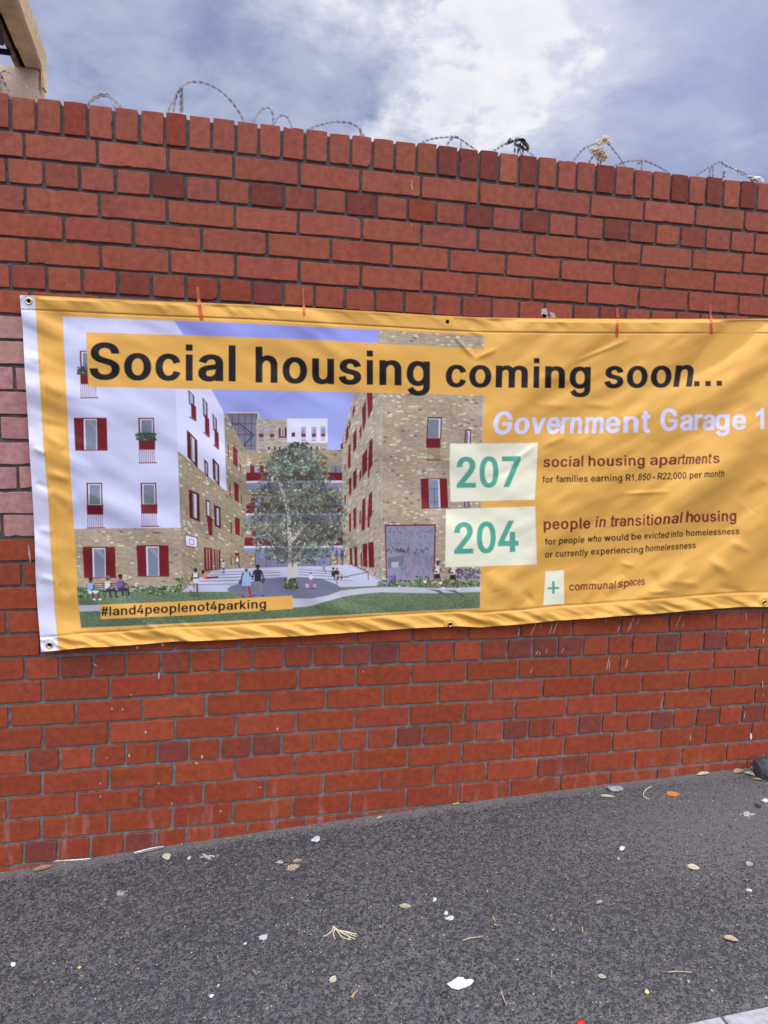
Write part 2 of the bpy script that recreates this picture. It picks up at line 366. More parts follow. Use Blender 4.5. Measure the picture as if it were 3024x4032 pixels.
# mortar body: everything behind the joints, its top sunk between the coping bricks
mA=Acc()
xs_=np.linspace(WX0,WX1,560); zs_=np.linspace(-2.92,-.016,130)
Xg,Zg=np.meshgrid(xs_,zs_); a_,b_=warp(Xg,Zg)
Yg=.0082+rng.normal(0,.0012,Xg.shape)
V=np.stack([a_,Yg,b_+GZ],-1).reshape(-1,3); n=len(xs_)
mA.add(V,[(j*n+i,j*n+i+1,(j+1)*n+i+1,(j+1)*n+i) for j in range(len(zs_)-1) for i in range(n-1)])
top=V[(len(zs_)-1)*n:]; back=top*[1,0,1]+[0,.216,0]; bb=back*[1,1,0]+[0,0,GZ-2.92]; bt=V[:n]
mA.add(np.vstack([top,back,bb,bt]),[(r*n+i,r*n+i+1,(r+1)*n+i+1,(r+1)*n+i) for r in range(3) for i in range(n-1)]+[(0,n,2*n,3*n),(4*n-1,3*n-1,2*n-1,n-1)])
mA.obj('mortar',M_mort,wallE)
# dried paint: pale scratches, drips and spots on the brick faces
M_splash=mat_simple('dried_white_paint',(.46,.37,.36),.8,.2,.2,150)
M_splash2=mat_simple('thick_white_paint',(.74,.73,.74),.75,.25,.1,150)
def splat_polys(lst,mat,name):
    A=Acc()
    for item in lst:
        x0,y0,x1,y1,wd=item
        p0=np.array([x0,y0],float);p1=np.array([x1,y1],float); d=p1-p0; L=np.hypot(*d)+1e-6; nn=np.array([-d[1],d[0]])/L
        k=8; ss=np.linspace(0,1,k); prof=wd*(.25+.75*np.sin(np.pi*np.clip(ss*.85+.1,0,1)))*rng.uniform(.7,1.2,k)
        l=[p0+d*s+nn*w_/2 for s,w_ in zip(ss,prof)]; r=[p0+d*s-nn*w_/2 for s,w_ in zip(ss,prof)]
        P=np.array(l+r[::-1]); W_=wall_pt(P[:,0],P[:,1],-.0018); B_=wall_pt(P[:,0],P[:,1],.004)
        m_=len(P); A.add(np.vstack([W_,B_]),[(i,2*k-1-i,2*k-2-i,i+1) for i in range(k-1)]+[(i,(i+1)%m_,m_+(i+1)%m_,m_+i) for i in range(m_)])
    o=A.obj(name,mat,wallE); return o
sp=[]
for (x,y,dx,dy) in [(2090,2500,22,-48),(2130,2478,-2,-20),(2165,2495,10,-38),(2178,2495,18,-50),(2430,2490,10,-28),(2468,2492,30,-66),(2482,2480,6,-36),(2504,2462,14,-26),(2660,2470,26,-58),(2688,2470,4,-20),(2385,2452,2,-12),(2110,2578,8,-16),(2124,2578,4,-12),(2150,2573,5,-22),(2212,2570,8,-20),(2088,2652,8,-20),(2388,2640,12,-58),(2398,2636,4,-34),(2462,2630,10,-36),(2600,2790,8,-40),(3006,2535,0,-22),(3008,2475,-2,20),(2937,2412,2,32),(3004,2710,-2,-30),(3004,2745,3,-14),(3000,2990,8,-24),(2718,2918,0,-26),(2040,2504,5,-30),(2930,2830,5,-30),(2937,2500,0,-16)]:
    sp.append((x,y,x+dx,y+dy,rng.uniform(2,3.4)))
for (x,y,L,wd) in [(625,2675,-28,7),(573,2878,10,9),(440,2787,8,6),(482,2790,8,6),(795,2973,14,9),(508,2968,14,7),(624,3075,14,5),(677,3160,10,6),(395,3082,8,5),(395,3132,8,5),(773,3001,9,9),(420,2982,6,5),(868,3190,8,6),(1025,3098,4,8),(772,3990-588,0,0),(112,2145,70,6),(540,2545,10,10),(640,2535,8,9),(1092,2865,12,6),(1622,724,26,5),(1620,880,10,3),(515,2733,6,5),(1430,2640,9,4)]:
    if L: sp.append((x,y,x+(8 if L>30 else 1),y+L,wd))
sp.append((366,2612,381,2624,4)); sp.append((1620,708,1623,726,3))
for q in ((2141,1214,2146,1252,27),(2136,1240,2158,1251,14),(2166,1231,2187,1246,15),(2164,1248,2192,1250,6)): sp.append(q)
splat_polys(sp,M_splash,'paint_splatter')
splat_polys([(2957,2888,2957,2912,9),(1620,724,1622,732,6)],M_splash2,'paint_drip')
TINT=np.array([1.05,1.02,.92])
GLY={"S":[[394,-9,449,2,497,19,537,41,570,67,595,97,614,131,624,166,628,204,626,235,619,264,607,289,592,311,573,331,551,349,479,386,408,409,336,428,280,446,265,454,250,463,237,474,227,487,221,502,219,522,221,540,226,557,235,572,247,585,262,595,278,604,296,609,315,613,335,614,365,612,391,605,415,593,435,575,449,552,461,506,620,506,613,561,601,595,582,626,556,655,525,679,487,700,442,715,392,725,339,728,285,725,236,715,191,700,151,679,119,654,92,625,73,592,62,556,58,517,64,472,81,432,110,397,151,367,201,342,260,323,345,300,412,278,427,270,441,261,452,251,461,238,466,223,468,205,465,184,459,166,448,149,434,135,418,123,399,115,379,108,358,105,334,103,313,104,294,108,275,113,257,121,241,131,227,144,216,160,208,180,201,220,36,220,45,162,57,126,77,93,103,63,136,37,177,16,224,1,277,-9,334,-12]],"o":[[360,-8,410,5,453,26,489,53,518,85,541,122,558,164,568,209,571,259,568,309,558,355,541,397,518,434,489,466,453,493,410,514,360,527,305,531,250,527,201,514,158,493,123,466,93,434,70,397,53,355,43,309,40,259,43,209,53,164,70,122,93,85,123,53,158,26,201,5,250,-8,305,-12],[286,97,268,102,251,112,234,128,219,148,207,172,199,199,194,228,192,259,194,290,199,319,207,346,219,370,234,391,251,406,268,417,286,422,305,424,325,422,343,417,361,406,378,391,392,370,404,346,413,319,418,290,419,259,418,228,413,199,404,172,392,148,378,128,361,112,343,102,325,97,305,95]],"c":[[378,0,447,33,495,82,508,103,518,124,530,160,394,194,370,137,347,113,322,100,292,95,274,97,258,102,241,112,225,128,210,148,199,172,191,199,186,228,184,259,186,290,191,319,199,346,210,370,225,391,241,406,258,417,275,422,292,424,321,420,346,407,368,383,393,329,530,364,494,439,445,487,377,520,295,531,241,526,193,513,152,493,117,466,89,434,67,397,51,355,41,309,38,259,41,209,51,164,67,122,89,85,117,53,152,26,193,6,241,-7,295,-12]],"i":[[72,0,209,0,209,519,72,519],[72,589,209,589,209,716,72,716]],"a":[[283,-10,316,-5,347,5,404,39,425,66,371,66,371,-1,524,-1,524,341,522,377,515,408,503,435,488,458,469,477,445,494,371,523,296,531,260,529,226,525,194,517,162,506,133,491,107,473,84,451,66,426,45,383,186,344,222,396,257,419,268,422,281,425,296,426,311,425,322,423,333,419,343,413,352,405,359,395,365,381,369,366,368,337,366,334,367,334,337,327,263,318,185,305,111,280,88,265,70,249,55,230,44,209,38,184,36,156,39,124,47,95,61,69,81,45,106,26,136,10,170,-2,208,-10,247,-12],[225,101,218,104,209,109,202,117,196,127,192,138,191,152,192,168,196,180,203,189,212,196,221,202,231,206,280,217,312,220,357,227,403,236,370,221,370,195,368,177,363,159,355,143,344,128,330,115,315,106,299,99,282,95,265,94]],"l":[[72,0,209,0,209,716,72,716]],"h":[[223,348,228,371,237,391,248,407,260,420,274,429,288,435,301,438,314,439,333,437,350,430,368,416,382,395,391,367,395,332,395,0,545,0,545,340,543,381,535,419,522,452,504,480,481,504,453,524,419,538,380,547,337,550,290,546,247,533,210,513,180,485,156,449,129,384,221,384,221,716,71,716,71,0,221,0,221,321]],"u":[[321,-8,364,4,401,23,431,50,455,85,483,149,393,149,393,-5,541,-5,541,519,390,519,390,210,389,184,383,162,375,142,364,127,351,114,338,105,324,100,311,97,298,96,278,98,261,104,244,118,229,138,220,165,217,199,217,519,66,519,66,191,69,151,76,115,89,84,107,56,130,33,159,14,193,0,231,-9,274,-12]],"s":[[317,-9,361,-2,401,11,436,28,464,48,486,71,502,97,512,124,515,154,511,188,498,219,476,246,444,270,402,289,352,303,270,321,247,327,230,333,218,340,210,349,205,360,203,374,205,390,214,404,226,414,242,422,258,426,277,428,296,426,310,422,323,414,336,402,346,387,364,350,510,380,495,418,483,441,467,462,446,481,422,498,392,512,358,522,319,529,276,531,231,529,190,521,152,509,119,493,92,474,71,451,55,426,46,399,43,370,47,335,60,304,83,277,115,253,157,234,206,220,295,200,315,195,328,190,338,183,346,174,351,163,353,150,350,134,341,120,328,108,311,100,292,95,268,94,248,95,232,99,216,106,202,117,190,134,173,179,23,150,36,108,49,81,67,58,90,38,117,20,150,6,186,-4,226,-10,269,-12]],"n":[[220,335,226,358,234,377,245,393,258,405,272,414,286,419,299,422,312,423,332,421,349,415,366,401,381,381,390,354,393,320,393,0,545,0,545,328,542,368,535,404,522,436,503,463,480,486,452,505,418,519,379,528,336,531,288,527,244,514,207,495,177,468,153,434,125,370,216,370,216,524,67,524,67,0,219,0,219,309]],"g":[[342,-212,385,-205,425,-192,460,-174,490,-150,513,-122,531,-89,541,-52,544,-9,544,524,400,524,400,444,450,444,431,470,381,510,352,522,319,529,282,531,233,527,188,513,149,493,116,466,89,434,68,396,52,354,43,307,40,256,43,205,52,159,68,118,90,82,117,51,150,26,189,7,233,-5,280,-9,317,-7,350,-1,379,10,429,49,448,75,398,75,398,-4,394,-40,383,-67,366,-86,345,-98,323,-105,296,-107,277,-106,262,-104,251,-100,216,-75,171,-18,57,-84,74,-114,89,-134,107,-152,129,-170,154,-185,184,-198,218,-207,256,-213,297,-215],[276,102,260,106,244,115,228,129,214,147,203,170,194,196,189,225,187,258,189,290,194,320,203,347,214,370,228,390,244,405,260,414,276,420,294,421,311,420,327,415,343,405,359,391,373,372,384,349,392,322,398,291,399,258,398,224,392,194,384,168,373,145,359,127,344,114,328,106,312,102,294,100]],"m":[[217,0,217,323,219,346,224,366,232,383,243,397,255,408,267,415,279,420,290,423,299,423,314,422,327,417,342,407,356,393,364,374,367,350,367,0,523,0,523,334,525,353,529,370,536,385,545,398,555,408,567,415,578,420,590,423,601,423,616,422,631,417,647,409,660,394,669,373,673,343,673,0,829,0,829,345,826,382,819,415,805,444,787,469,764,490,736,507,703,520,667,528,628,531,591,529,558,523,527,512,500,499,477,484,457,465,441,445,429,422,413,378,509,378,493,432,476,462,452,489,420,511,377,526,328,531,296,529,266,523,239,514,214,501,193,486,174,469,159,448,146,425,130,378,215,378,215,522,61,522,61,0]],"G":[[462,-7,520,6,573,28,617,57,654,92,684,133,706,179,719,230,723,285,723,379,382,379,382,265,673,280,566,314,561,251,553,217,540,187,522,162,501,141,477,125,452,114,426,108,399,106,368,109,338,117,309,131,281,153,256,181,235,215,219,257,209,304,206,358,209,411,219,459,235,501,255,536,280,564,308,585,336,599,365,607,392,610,444,602,489,579,528,538,563,466,723,466,709,520,697,552,681,582,662,609,640,634,614,657,585,678,552,695,516,709,477,719,436,726,392,728,324,722,261,706,206,679,158,643,119,600,88,549,65,492,52,428,47,358,52,288,65,224,88,167,119,116,159,73,206,37,263,10,327,-6,398,-12]],"v":[[345,0,543,519,391,519,283,219,256,131,226,27,330,27,301,131,273,219,166,519,13,519,211,0]],"e":[[328,-10,364,-3,397,8,426,22,451,39,473,59,491,81,504,105,519,144,387,178,352,120,323,101,287,95,270,96,253,100,236,108,220,121,205,137,193,158,183,184,177,213,175,246,175,289,177,314,182,338,191,360,202,380,216,397,232,410,248,418,263,423,280,424,297,423,312,419,327,410,341,397,354,380,365,359,373,335,377,307,382,228,516,320,83,320,83,217,522,217,522,267,520,310,514,349,504,384,490,415,473,442,453,465,429,485,403,502,375,514,344,524,313,529,279,531,228,527,182,513,142,492,108,465,81,433,60,395,44,353,35,307,32,258,35,209,44,163,60,122,82,85,110,53,144,26,186,5,235,-8,288,-12]],"r":[[224,0,224,322,226,343,231,361,240,377,251,391,263,401,277,410,291,415,305,418,319,419,344,417,407,409,407,528,326,531,285,528,246,517,214,502,188,482,169,461,193,454,221,524,65,524,65,0]],"t":[[21,570,21,457,309,457,309,570],[88,145,92,102,104,65,124,34,153,9,192,-7,237,-12,272,-9,322,3,302,115,251,105,240,104,234,105,231,106,228,109,223,118,220,132,219,152,219,700,88,700]],"1":[[251,0,391,0,391,719,277,719,240,640,170,585,79,545,79,420,180,460,251,515]],"2":[[505,0,505,111,224,116,346,248,435,353,454,382,470,409,481,435,489,460,493,485,495,511,492,547,483,581,468,613,447,642,421,667,389,689,352,705,309,716,263,719,217,715,174,705,136,688,103,666,76,640,55,609,39,575,30,538,26,479,170,479,173,521,178,542,185,560,195,576,207,588,220,597,233,603,246,606,261,608,276,607,289,604,302,598,315,590,327,580,337,566,345,550,349,531,351,510,350,491,346,472,340,455,305,399,245,329,25,86,25,0]],"0":[[330,-6,376,11,414,37,446,71,471,113,490,163,504,219,512,283,515,353,512,423,504,487,490,544,470,593,445,635,414,670,376,696,330,713,278,719,225,713,180,696,141,670,110,635,85,593,65,544,51,487,43,423,40,353,43,283,51,219,65,163,84,113,109,71,141,37,179,11,225,-6,278,-12],[262,103,247,109,230,123,213,145,199,174,187,210,179,252,173,300,172,353,173,407,179,455,187,497,199,533,213,562,230,584,247,598,263,605,278,607,293,605,308,598,325,584,342,562,356,533,368,497,376,455,382,407,383,353,382,300,376,252,368,210,356,174,342,145,325,123,308,109,293,103,278,101]],"7":[[225,0,511,607,511,707,42,707,42,596,354,591,75,0]],"p":[[212,-210,212,59,161,59,180,32,230,-9,259,-21,292,-28,329,-31,379,-26,424,-13,463,9,495,36,522,69,543,107,558,151,567,199,570,251,567,303,558,351,543,394,521,432,495,465,462,492,423,513,378,527,329,531,291,529,258,522,229,510,179,469,161,444,210,444,210,524,66,524,66,-210],[300,82,284,87,268,97,252,112,238,132,226,157,218,185,213,217,211,252,213,287,218,318,226,346,238,370,251,390,267,404,283,414,299,419,316,420,334,419,350,414,366,404,382,388,396,368,407,344,416,316,421,285,422,252,421,218,416,187,407,159,396,134,382,113,366,98,349,87,333,82,316,81]],"f":[[12,531,12,427,327,427,327,531],[228,0,228,564,229,584,233,600,239,610,245,615,250,617,259,618,272,617,319,601,347,708,300,723,251,728,222,726,195,719,171,709,149,695,131,678,116,658,106,635,99,610,97,582,97,0]],"R":[[250,0,250,603,373,603,404,602,427,598,446,591,463,582,478,569,490,554,498,534,504,513,505,488,504,464,498,443,490,425,478,409,463,398,447,389,428,383,405,379,374,378,128,378,128,264,381,264,444,267,503,277,553,294,594,317,627,344,651,375,668,410,678,448,682,488,678,529,668,567,651,602,627,633,595,661,554,684,504,702,445,713,381,716,73,716,73,0],[723,0,510,343,318,343,527,0]],",":[[147,-150,208,137,99,137,64,-150]],"8":[[323,-9,366,1,405,17,438,38,465,62,487,91,503,123,513,158,516,195,514,225,508,253,499,280,486,304,470,326,451,346,429,363,406,375,418,370,414,368,442,390,464,418,480,450,490,484,493,521,490,556,482,589,467,619,447,647,422,671,393,691,358,706,318,716,276,719,233,716,194,706,158,691,128,671,104,647,84,619,69,589,61,556,58,521,61,484,71,450,87,418,109,390,137,369,132,371,148,376,123,363,100,346,81,326,65,304,53,279,43,253,38,225,36,195,39,158,49,123,64,91,86,62,114,38,147,17,186,1,229,-9,276,-12],[257,101,240,104,225,110,211,119,199,130,189,144,181,160,176,179,174,200,176,222,181,242,190,260,201,275,214,288,229,298,244,304,259,308,276,309,292,308,307,304,323,298,337,288,350,275,361,260,370,242,375,222,377,200,375,179,370,160,362,144,352,130,340,119,326,110,311,104,295,101,276,100],[263,420,251,423,239,428,227,436,217,447,208,460,201,476,197,494,195,514,197,534,201,552,208,568,217,581,227,591,238,599,250,604,262,607,276,608,289,607,301,604,313,599,325,591,335,581,344,568,350,552,355,534,356,514,355,494,350,476,343,460,334,447,323,436,312,428,300,423,289,420,276,419]],"5":[[326,-8,370,4,408,23,441,48,468,77,490,110,505,148,515,188,518,231,516,264,511,296,502,325,491,353,476,378,458,401,437,422,414,440,387,455,356,466,323,473,288,475,259,474,232,469,206,461,183,451,164,439,208,469,221,595,488,595,488,707,94,707,55,335,178,320,202,341,214,348,226,354,276,363,289,362,304,358,320,350,335,338,349,322,360,303,369,281,375,257,377,230,375,204,370,180,361,159,350,140,336,125,321,113,306,106,292,102,277,100,265,101,253,104,240,109,227,117,215,128,205,140,197,155,191,171,185,207,45,207,52,153,62,119,78,89,99,61,125,37,156,17,193,1,234,-9,278,-12]],"-":[[56,327,56,190,276,190,276,327]],"4":[[533,141,533,255,176,259,421,719,277,719,18,234,18,141],[448,0,448,463,311,463,311,0]],"d":[[320,-10,354,-2,383,10,433,51,452,78,402,78,402,-1,547,-1,547,716,400,716,400,463,451,463,433,488,383,529,354,541,321,548,283,550,233,546,188,532,149,511,116,484,89,451,68,413,52,370,43,322,40,270,43,218,52,170,68,126,89,88,115,55,148,27,187,6,233,-7,283,-12],[278,101,262,106,246,116,230,132,215,153,204,177,195,206,190,237,189,271,190,304,195,335,204,363,215,387,229,407,245,423,262,433,278,438,296,439,313,438,329,433,345,423,361,409,375,389,386,365,394,337,399,306,401,271,399,236,394,204,386,175,374,151,360,131,344,116,328,106,312,101,296,99]],"w":[[306,0,375,234,395,302,413,373,437,466,340,466,364,373,382,302,401,234,471,0,610,0,773,519,618,519,552,293,525,192,492,53,583,53,552,193,525,293,462,519,317,519,253,293,225,192,193,53,284,53,251,194,225,293,159,519,4,519,167,0]],"b":[[379,-7,424,6,463,27,495,55,522,88,543,126,558,170,567,218,570,270,567,322,558,370,543,413,521,451,495,484,462,511,423,532,378,546,329,550,291,548,258,541,229,529,179,488,161,463,212,463,212,716,66,716,66,-1,210,-1,210,78,161,78,180,51,230,10,259,-3,292,-10,329,-12],[300,101,284,106,268,116,252,131,238,151,226,175,218,204,213,236,211,271,213,306,218,337,226,365,238,389,251,409,267,423,283,433,299,438,316,439,334,438,350,433,366,423,382,407,396,387,407,363,416,335,421,304,422,271,421,237,416,206,407,177,396,153,382,132,366,116,349,106,333,101,316,99]],"#":[[388,-12,489,728,371,728,269,-12],[500,181,515,291,20,291,5,181],[184,-12,284,728,166,728,66,-12],[534,424,548,535,54,535,39,424]],"k":[[277,266,287,266,546,543,375,543,166,320,140,320,162,177],[211,0,211,716,67,716,67,0],[556,0,280,367,184,267,385,0]],"y":[[100,-212,145,-215,175,-213,204,-207,229,-198,251,-186,271,-171,288,-153,325,-85,552,519,396,519,285,206,256,115,226,6,333,6,303,115,275,206,164,519,7,519,203,-5,189,-47,181,-67,173,-83,165,-93,158,-100,153,-103,154,-103,126,-101,78,-93,51,-198]],"x":[[173,0,256,121,296,186,344,267,209,267,259,186,300,121,382,0,549,0,295,313,296,210,540,519,375,519,303,413,263,346,213,262,348,262,297,346,255,413,185,519,17,519,262,213,262,319,7,0]],"+":[[357,120,357,590,226,590,226,120],[540,295,540,415,42,415,42,295]],".":[[72,0,209,0,209,137,72,137]]}
ADV={" ":278,"#":556,"+":584,",":278,"-":333,".":278,"G":778,"R":722,"S":667,"a":556,"b":611,"c":556,"d":611,"e":556,"f":333,"g":611,"h":611,"i":278,"k":556,"l":278,"m":889,"n":611,"o":611,"p":611,"r":389,"s":556,"t":333,"u":611,"v":556,"w":778,"x":556,"y":556,"0":556,"1":556,"2":556,"3":556,"4":556,"5":556,"6":556,"7":556,"8":556,"9":556}
# ------------------------------------------------------------------ the banner's printed design, rasterised into a per-vertex colour map
CS=2.0; BX0,BY0=60.0,1130.0; BW,BH=1600,745
CAN=np.zeros((BH,BW,3)); LAB=np.zeros((BH,BW),np.int16)
def S(r,g,b): return np.clip(lin((r,g,b))*TINT,0,.9)
SSY=5
def cover(polys):
    P=[(np.asarray(p,float)-[BX0,BY0])/CS for p in polys]
    al=np.vstack(P)
    x0=max(int(np.floor(al[:,0].min()))-1,0); x1=min(int(np.ceil(al[:,0].max()))+2,BW)
    y0=max(int(np.floor(al[:,1].min())),0); y1=min(int(np.ceil(al[:,1].max()))+1,BH)
    if x1<=x0 or y1<=y0: return None
    A=np.zeros((y1-y0,x1-x0+1))
    for p in P:
        q=np.roll(p,-1,0)
        for (ax,ay),(bx,by) in zip(p,q):
            if ay==by: continue
            d=1.0
            if ay>by: ax,ay,bx,by=bx,by,ax,ay; d=-1.0
            k0=max(int(np.ceil(ay*SSY-.5)),y0*SSY); k1=min(int(np.ceil(by*SSY-.5)),y1*SSY)
            if k1<=k0: continue
            k=np.arange(k0,k1); y=(k+.5)/SSY
            x=np.clip(ax+(y-ay)*(bx-ax)/(by-ay),x0,x1-1e-6)-x0
            i=np.floor(x).astype(int); f=x-i; r=k//SSY-y0
            np.add.at(A,(r,i),d*(1-f)/SSY); np.add.at(A,(r,i+1),d*f/SSY)
    return y0,y1,x0,x1,np.clip(np.abs(np.cumsum(A,1)[:,:-1]),0,1)
def paint(polys,col,lab=None,alpha=1.0):
    if not isinstance(polys[0][0],(list,tuple,np.ndarray)): polys=[polys]
    a=cover(polys)
    if a is None: return
    y0,y1,x0,x1,m=a
    sl=CAN[y0:y1,x0:x1]; c=col
    if callable(col):
        yy,xx=np.mgrid[y0:y1,x0:x1]; c=col(xx*CS+BX0,yy*CS+BY0)
    mm=(m*alpha)[...,None]; CAN[y0:y1,x0:x1]=sl*(1-mm)+np.asarray(c)*mm
    if lab is not None: LAB[y0:y1,x0:x1][m>.5]=lab
def line(pts,wd,col):
    for (a,b),(c,d) in zip(pts[:-1],pts[1:]):
        L=math.hypot(c-a,d-b)+1e-9; nx,ny=-(d-b)/L*wd/2,(c-a)/L*wd/2
        paint([(a+nx,b+ny),(c+nx,d+ny),(c-nx,d-ny),(a-nx,b-ny)],col)
def ell(cx,cy,rx,ry,col,rot=0,n=10,alpha=1):
    t=np.linspace(0,2*math.pi,n,False); c,s=math.cos(rot),math.sin(rot)
    paint(np.stack([cx+rx*np.cos(t)*c-ry*np.sin(t)*s,cy+rx*np.cos(t)*s+ry*np.sin(t)*c],1),col,None,alpha)
def hsh(a,b,k=0):
    v=np.sin(a*127.1+b*311.7+k*74.7)*43758.5453; return v-np.floor(v)
def bricks(slope,x0,bh,bw,base,dark=1.0):
    base=np.asarray(base,float)
    def f(X,Y):
        v=(Y-slope*(X-x0))/bh; r=np.floor(v); u=X/bw+.5*(r%2); cI=np.floor(u)
        a=hsh(cI,r); b=hsh(cI,r,1)
        c=base[None,None]*(.84+.32*hsh(cI,r,2))[...,None]
        for lo,hi,cc in ((.0,.045,S(205,204,186)),(.05,.08,S(182,142,108)),(.095,.103,S(198,188,124)),(.11,.125,S(112,102,98))):
            k=((a>=lo)&(a<hi))[...,None]; c=np.where(k,cc,c)
        fr=np.minimum(v-r,1); j=((v-r)<.2)|((u-cI)<.09)
        c=np.where(j[...,None],c*.80,c); return c*dark
    return f
NL=[19]; LT={}
def text(s,x0,x1,y0,y1,em,col,lab=None,shear=0.0,em2=None,cont=False):
    if lab is not None:
        if not cont: NL[0]+=1; LT[NL[0]]=''
        LT[NL[0]]+=s; lab=NL[0]
    em2=em2 or em; adv=0.0; G=[]
    for ch in s:
        if ch in GLY: G.append((adv,ch))
        adv+=ADV[ch]/1000
    lo=min(a+min(c[0::2])/1000 for a,ch in G for c in [sum(GLY[ch],[])]); hi=max(a+max(c[0::2])/1000 for a,ch in G for c in [sum(GLY[ch],[])])
    for a,ch in G:
        ps=[]
        for c in GLY[ch]:
            q=np.array(c,float).reshape(-1,2)/1000; u=(q[:,0]+a-lo)/(hi-lo)
            e=em+(em2-em)*u
            ps.append(np.stack([x0+(x1-x0)*u+shear*e*q[:,1],y0+(y1-y0)*u-e*q[:,1]],1))
        paint(ps,col,lab)
ORA=S(218,167,86); WHT=S(206,208,238); BLK=S(25,22,26); TEAL=S(82,160,142); MAR=S(112,42,44); CRE=S(226,226,208); LAV=S(208,210,250); RDW=S(112,30,36)
CAN[:]=ORA; LAB[:]=0
NOI=rng.random((BH,BW))
# --- picture
PIC=[(247,1246),(890,1270),(1500,1300),(1900,1323),(1906,1555),(1897,1745),(1890,2394),(1300,2424),(890,2446),(319,2473),(292,2075),(273,1780)]
def skyf(X,Y):
    t=np.clip((Y-1250)/520,0,1)[...,None]; return S(140,146,226)*(1-t)+S(158,168,232)*t
paint(PIC,skyf,3)
tan=S(168,154,138); tan2=S(158,142,122); tan3=S(172,160,148)
# far tower with glass stair
paint([(890,1622),(1018,1621),(1030,1650),(1020,1773),(965,1773)],S(190,192,205)); 
paint([(893,1628),(1013,1629),(1010,1773),(968,1773),(905,1660)],S(112,118,140))
for x in (915,940,965,990,1011): line([(x,1629),(x-1,1773)],2.6,RDW)
for y in (1629,1667,1711,1753): line([(890,y),(1012,y+1)],2.6,RDW)
line([(945,1670),(1000,1715)],4,S(40,40,46)); line([(995,1717),(950,1765)],4,S(40,40,46)); line([(920,1672),(940,1672)],3,S(40,40,46)); line([(945,1682),(990,1722)],2,S(60,60,66))
paint([(1009,1650),(1130,1650),(1130,1743),(1290,1743),(1290,1773),(1009,1773)],bricks(0,0,5,14,S(178,170,164)))
paint([(1130,1648),(1290,1648),(1290,1743),(1131,1743)],S(212,214,242))
def fwin(x,y,w,h,rail=True,shut=False):
    if shut: paint([(x-9,y),(x+w+9,y),(x+w+9,y+h+3),(x-9,y+h+3)],RDW)
    paint([(x-2,y-2),(x+w+2,y-2),(x+w+2,y+h),(x-2,y+h)],RDW); paint([(x,y),(x+w,y),(x+w,y+h-3),(x,y+h-3)],S(205,210,230)); paint([(x+2,y+3),(x+w-2,y+3),(x+w-2,y+h-3),(x+2,y+h-3)],S(128,135,160))
    if rail:
        paint([(x-2,y+h),(x+w+2,y+h),(x+w+2,y+h+10),(x-2,y+h+10)],RDW)
        for k in range(5): line([(x+k*w/4,y+h+10),(x+k*w/4,y+h+24)],1.2,S(150,60,70))
        line([(x-2,y+h+25),(x+w+2,y+h+25)],2,RDW)
for x,y,w,h,r,s in ((1022,1685,14,26,1,0),(1064,1685,14,26,1,0),(1106,1685,14,36,0,1),(1188,1684,14,26,1,0),(1229,1684,14,26,1,0),(1265,1683,14,26,1,0),(1024,1760,14,14,0,0),(1064,1760,14,14,0,1),(1106,1760,14,14,0,1),(1190,1759,14,14,0,1),(1230,1758,14,14,0,1),(1266,1757,14,14,0,0)): fwin(x,y,w,h,r,s)
paint([(1148,1703),(1162,1703),(1162,1720),(1148,1720)],RDW)
# back of the courtyard
paint([(968,1773),(1349,1771),(1349,2240),(955,2240)],bricks(0,0,5.4,12,tan2))
for (y,x0,x1) in ((1860,947,1362),(1988,950,1362),(2116,955,1365)):
    for wx in (992,):
        paint([(x0+38,y-27),(x0+92,y-27),(x0+92,y+8),(x0+38,y+8)],RDW); paint([(x0+55,y-24),(x0+76,y-24),(x0+76,y+8),(x0+55,y+8)],S(140,148,175)); 
    paint([(x1-60,y-27),(x1-18,y-27),(x1-18,y+8),(x1-60,y+8)],S(120,126,152)); line([(x1-40,y-27),(x1-40,y+8)],3,RDW)
    for s0,s1 in ((x0,x1),):
        t=np.linspace(math.pi/2,3*math.pi/2,8); l=[(s0+17+17*math.cos(a),y+17-17*math.sin(a)) for a in t]; r=[(s1-17-17*math.cos(a),y+17+17*math.sin(a)) for a in t]
        paint(l+r,RDW)
    paint([(x0,y+34),(x1,y+32),(x1-3,y+40),(x0+3,y+42)],S(205,208,232)); paint([(x0+3,y+42),(x1-3,y+40),(x1-28,y+66),(x0+26,y+66)],S(138,140,172))
paint([(1005,2168),(1303,2166),(1303,2228),(1005,2235)],S(120,125,158))
for x in (1006,1050,1094,1175,1240,1302): line([(x,2166),(x,2234)],2.5,RDW)
line([(1005,2167),(1303,2165)],3,RDW); line([(1005,2235),(1303,2227)],3,RDW)
for x in (1020,1064,1110,1150,1190,1215,1260): line([(x,2172),(x,2228)],1.5,S(90,92,125))
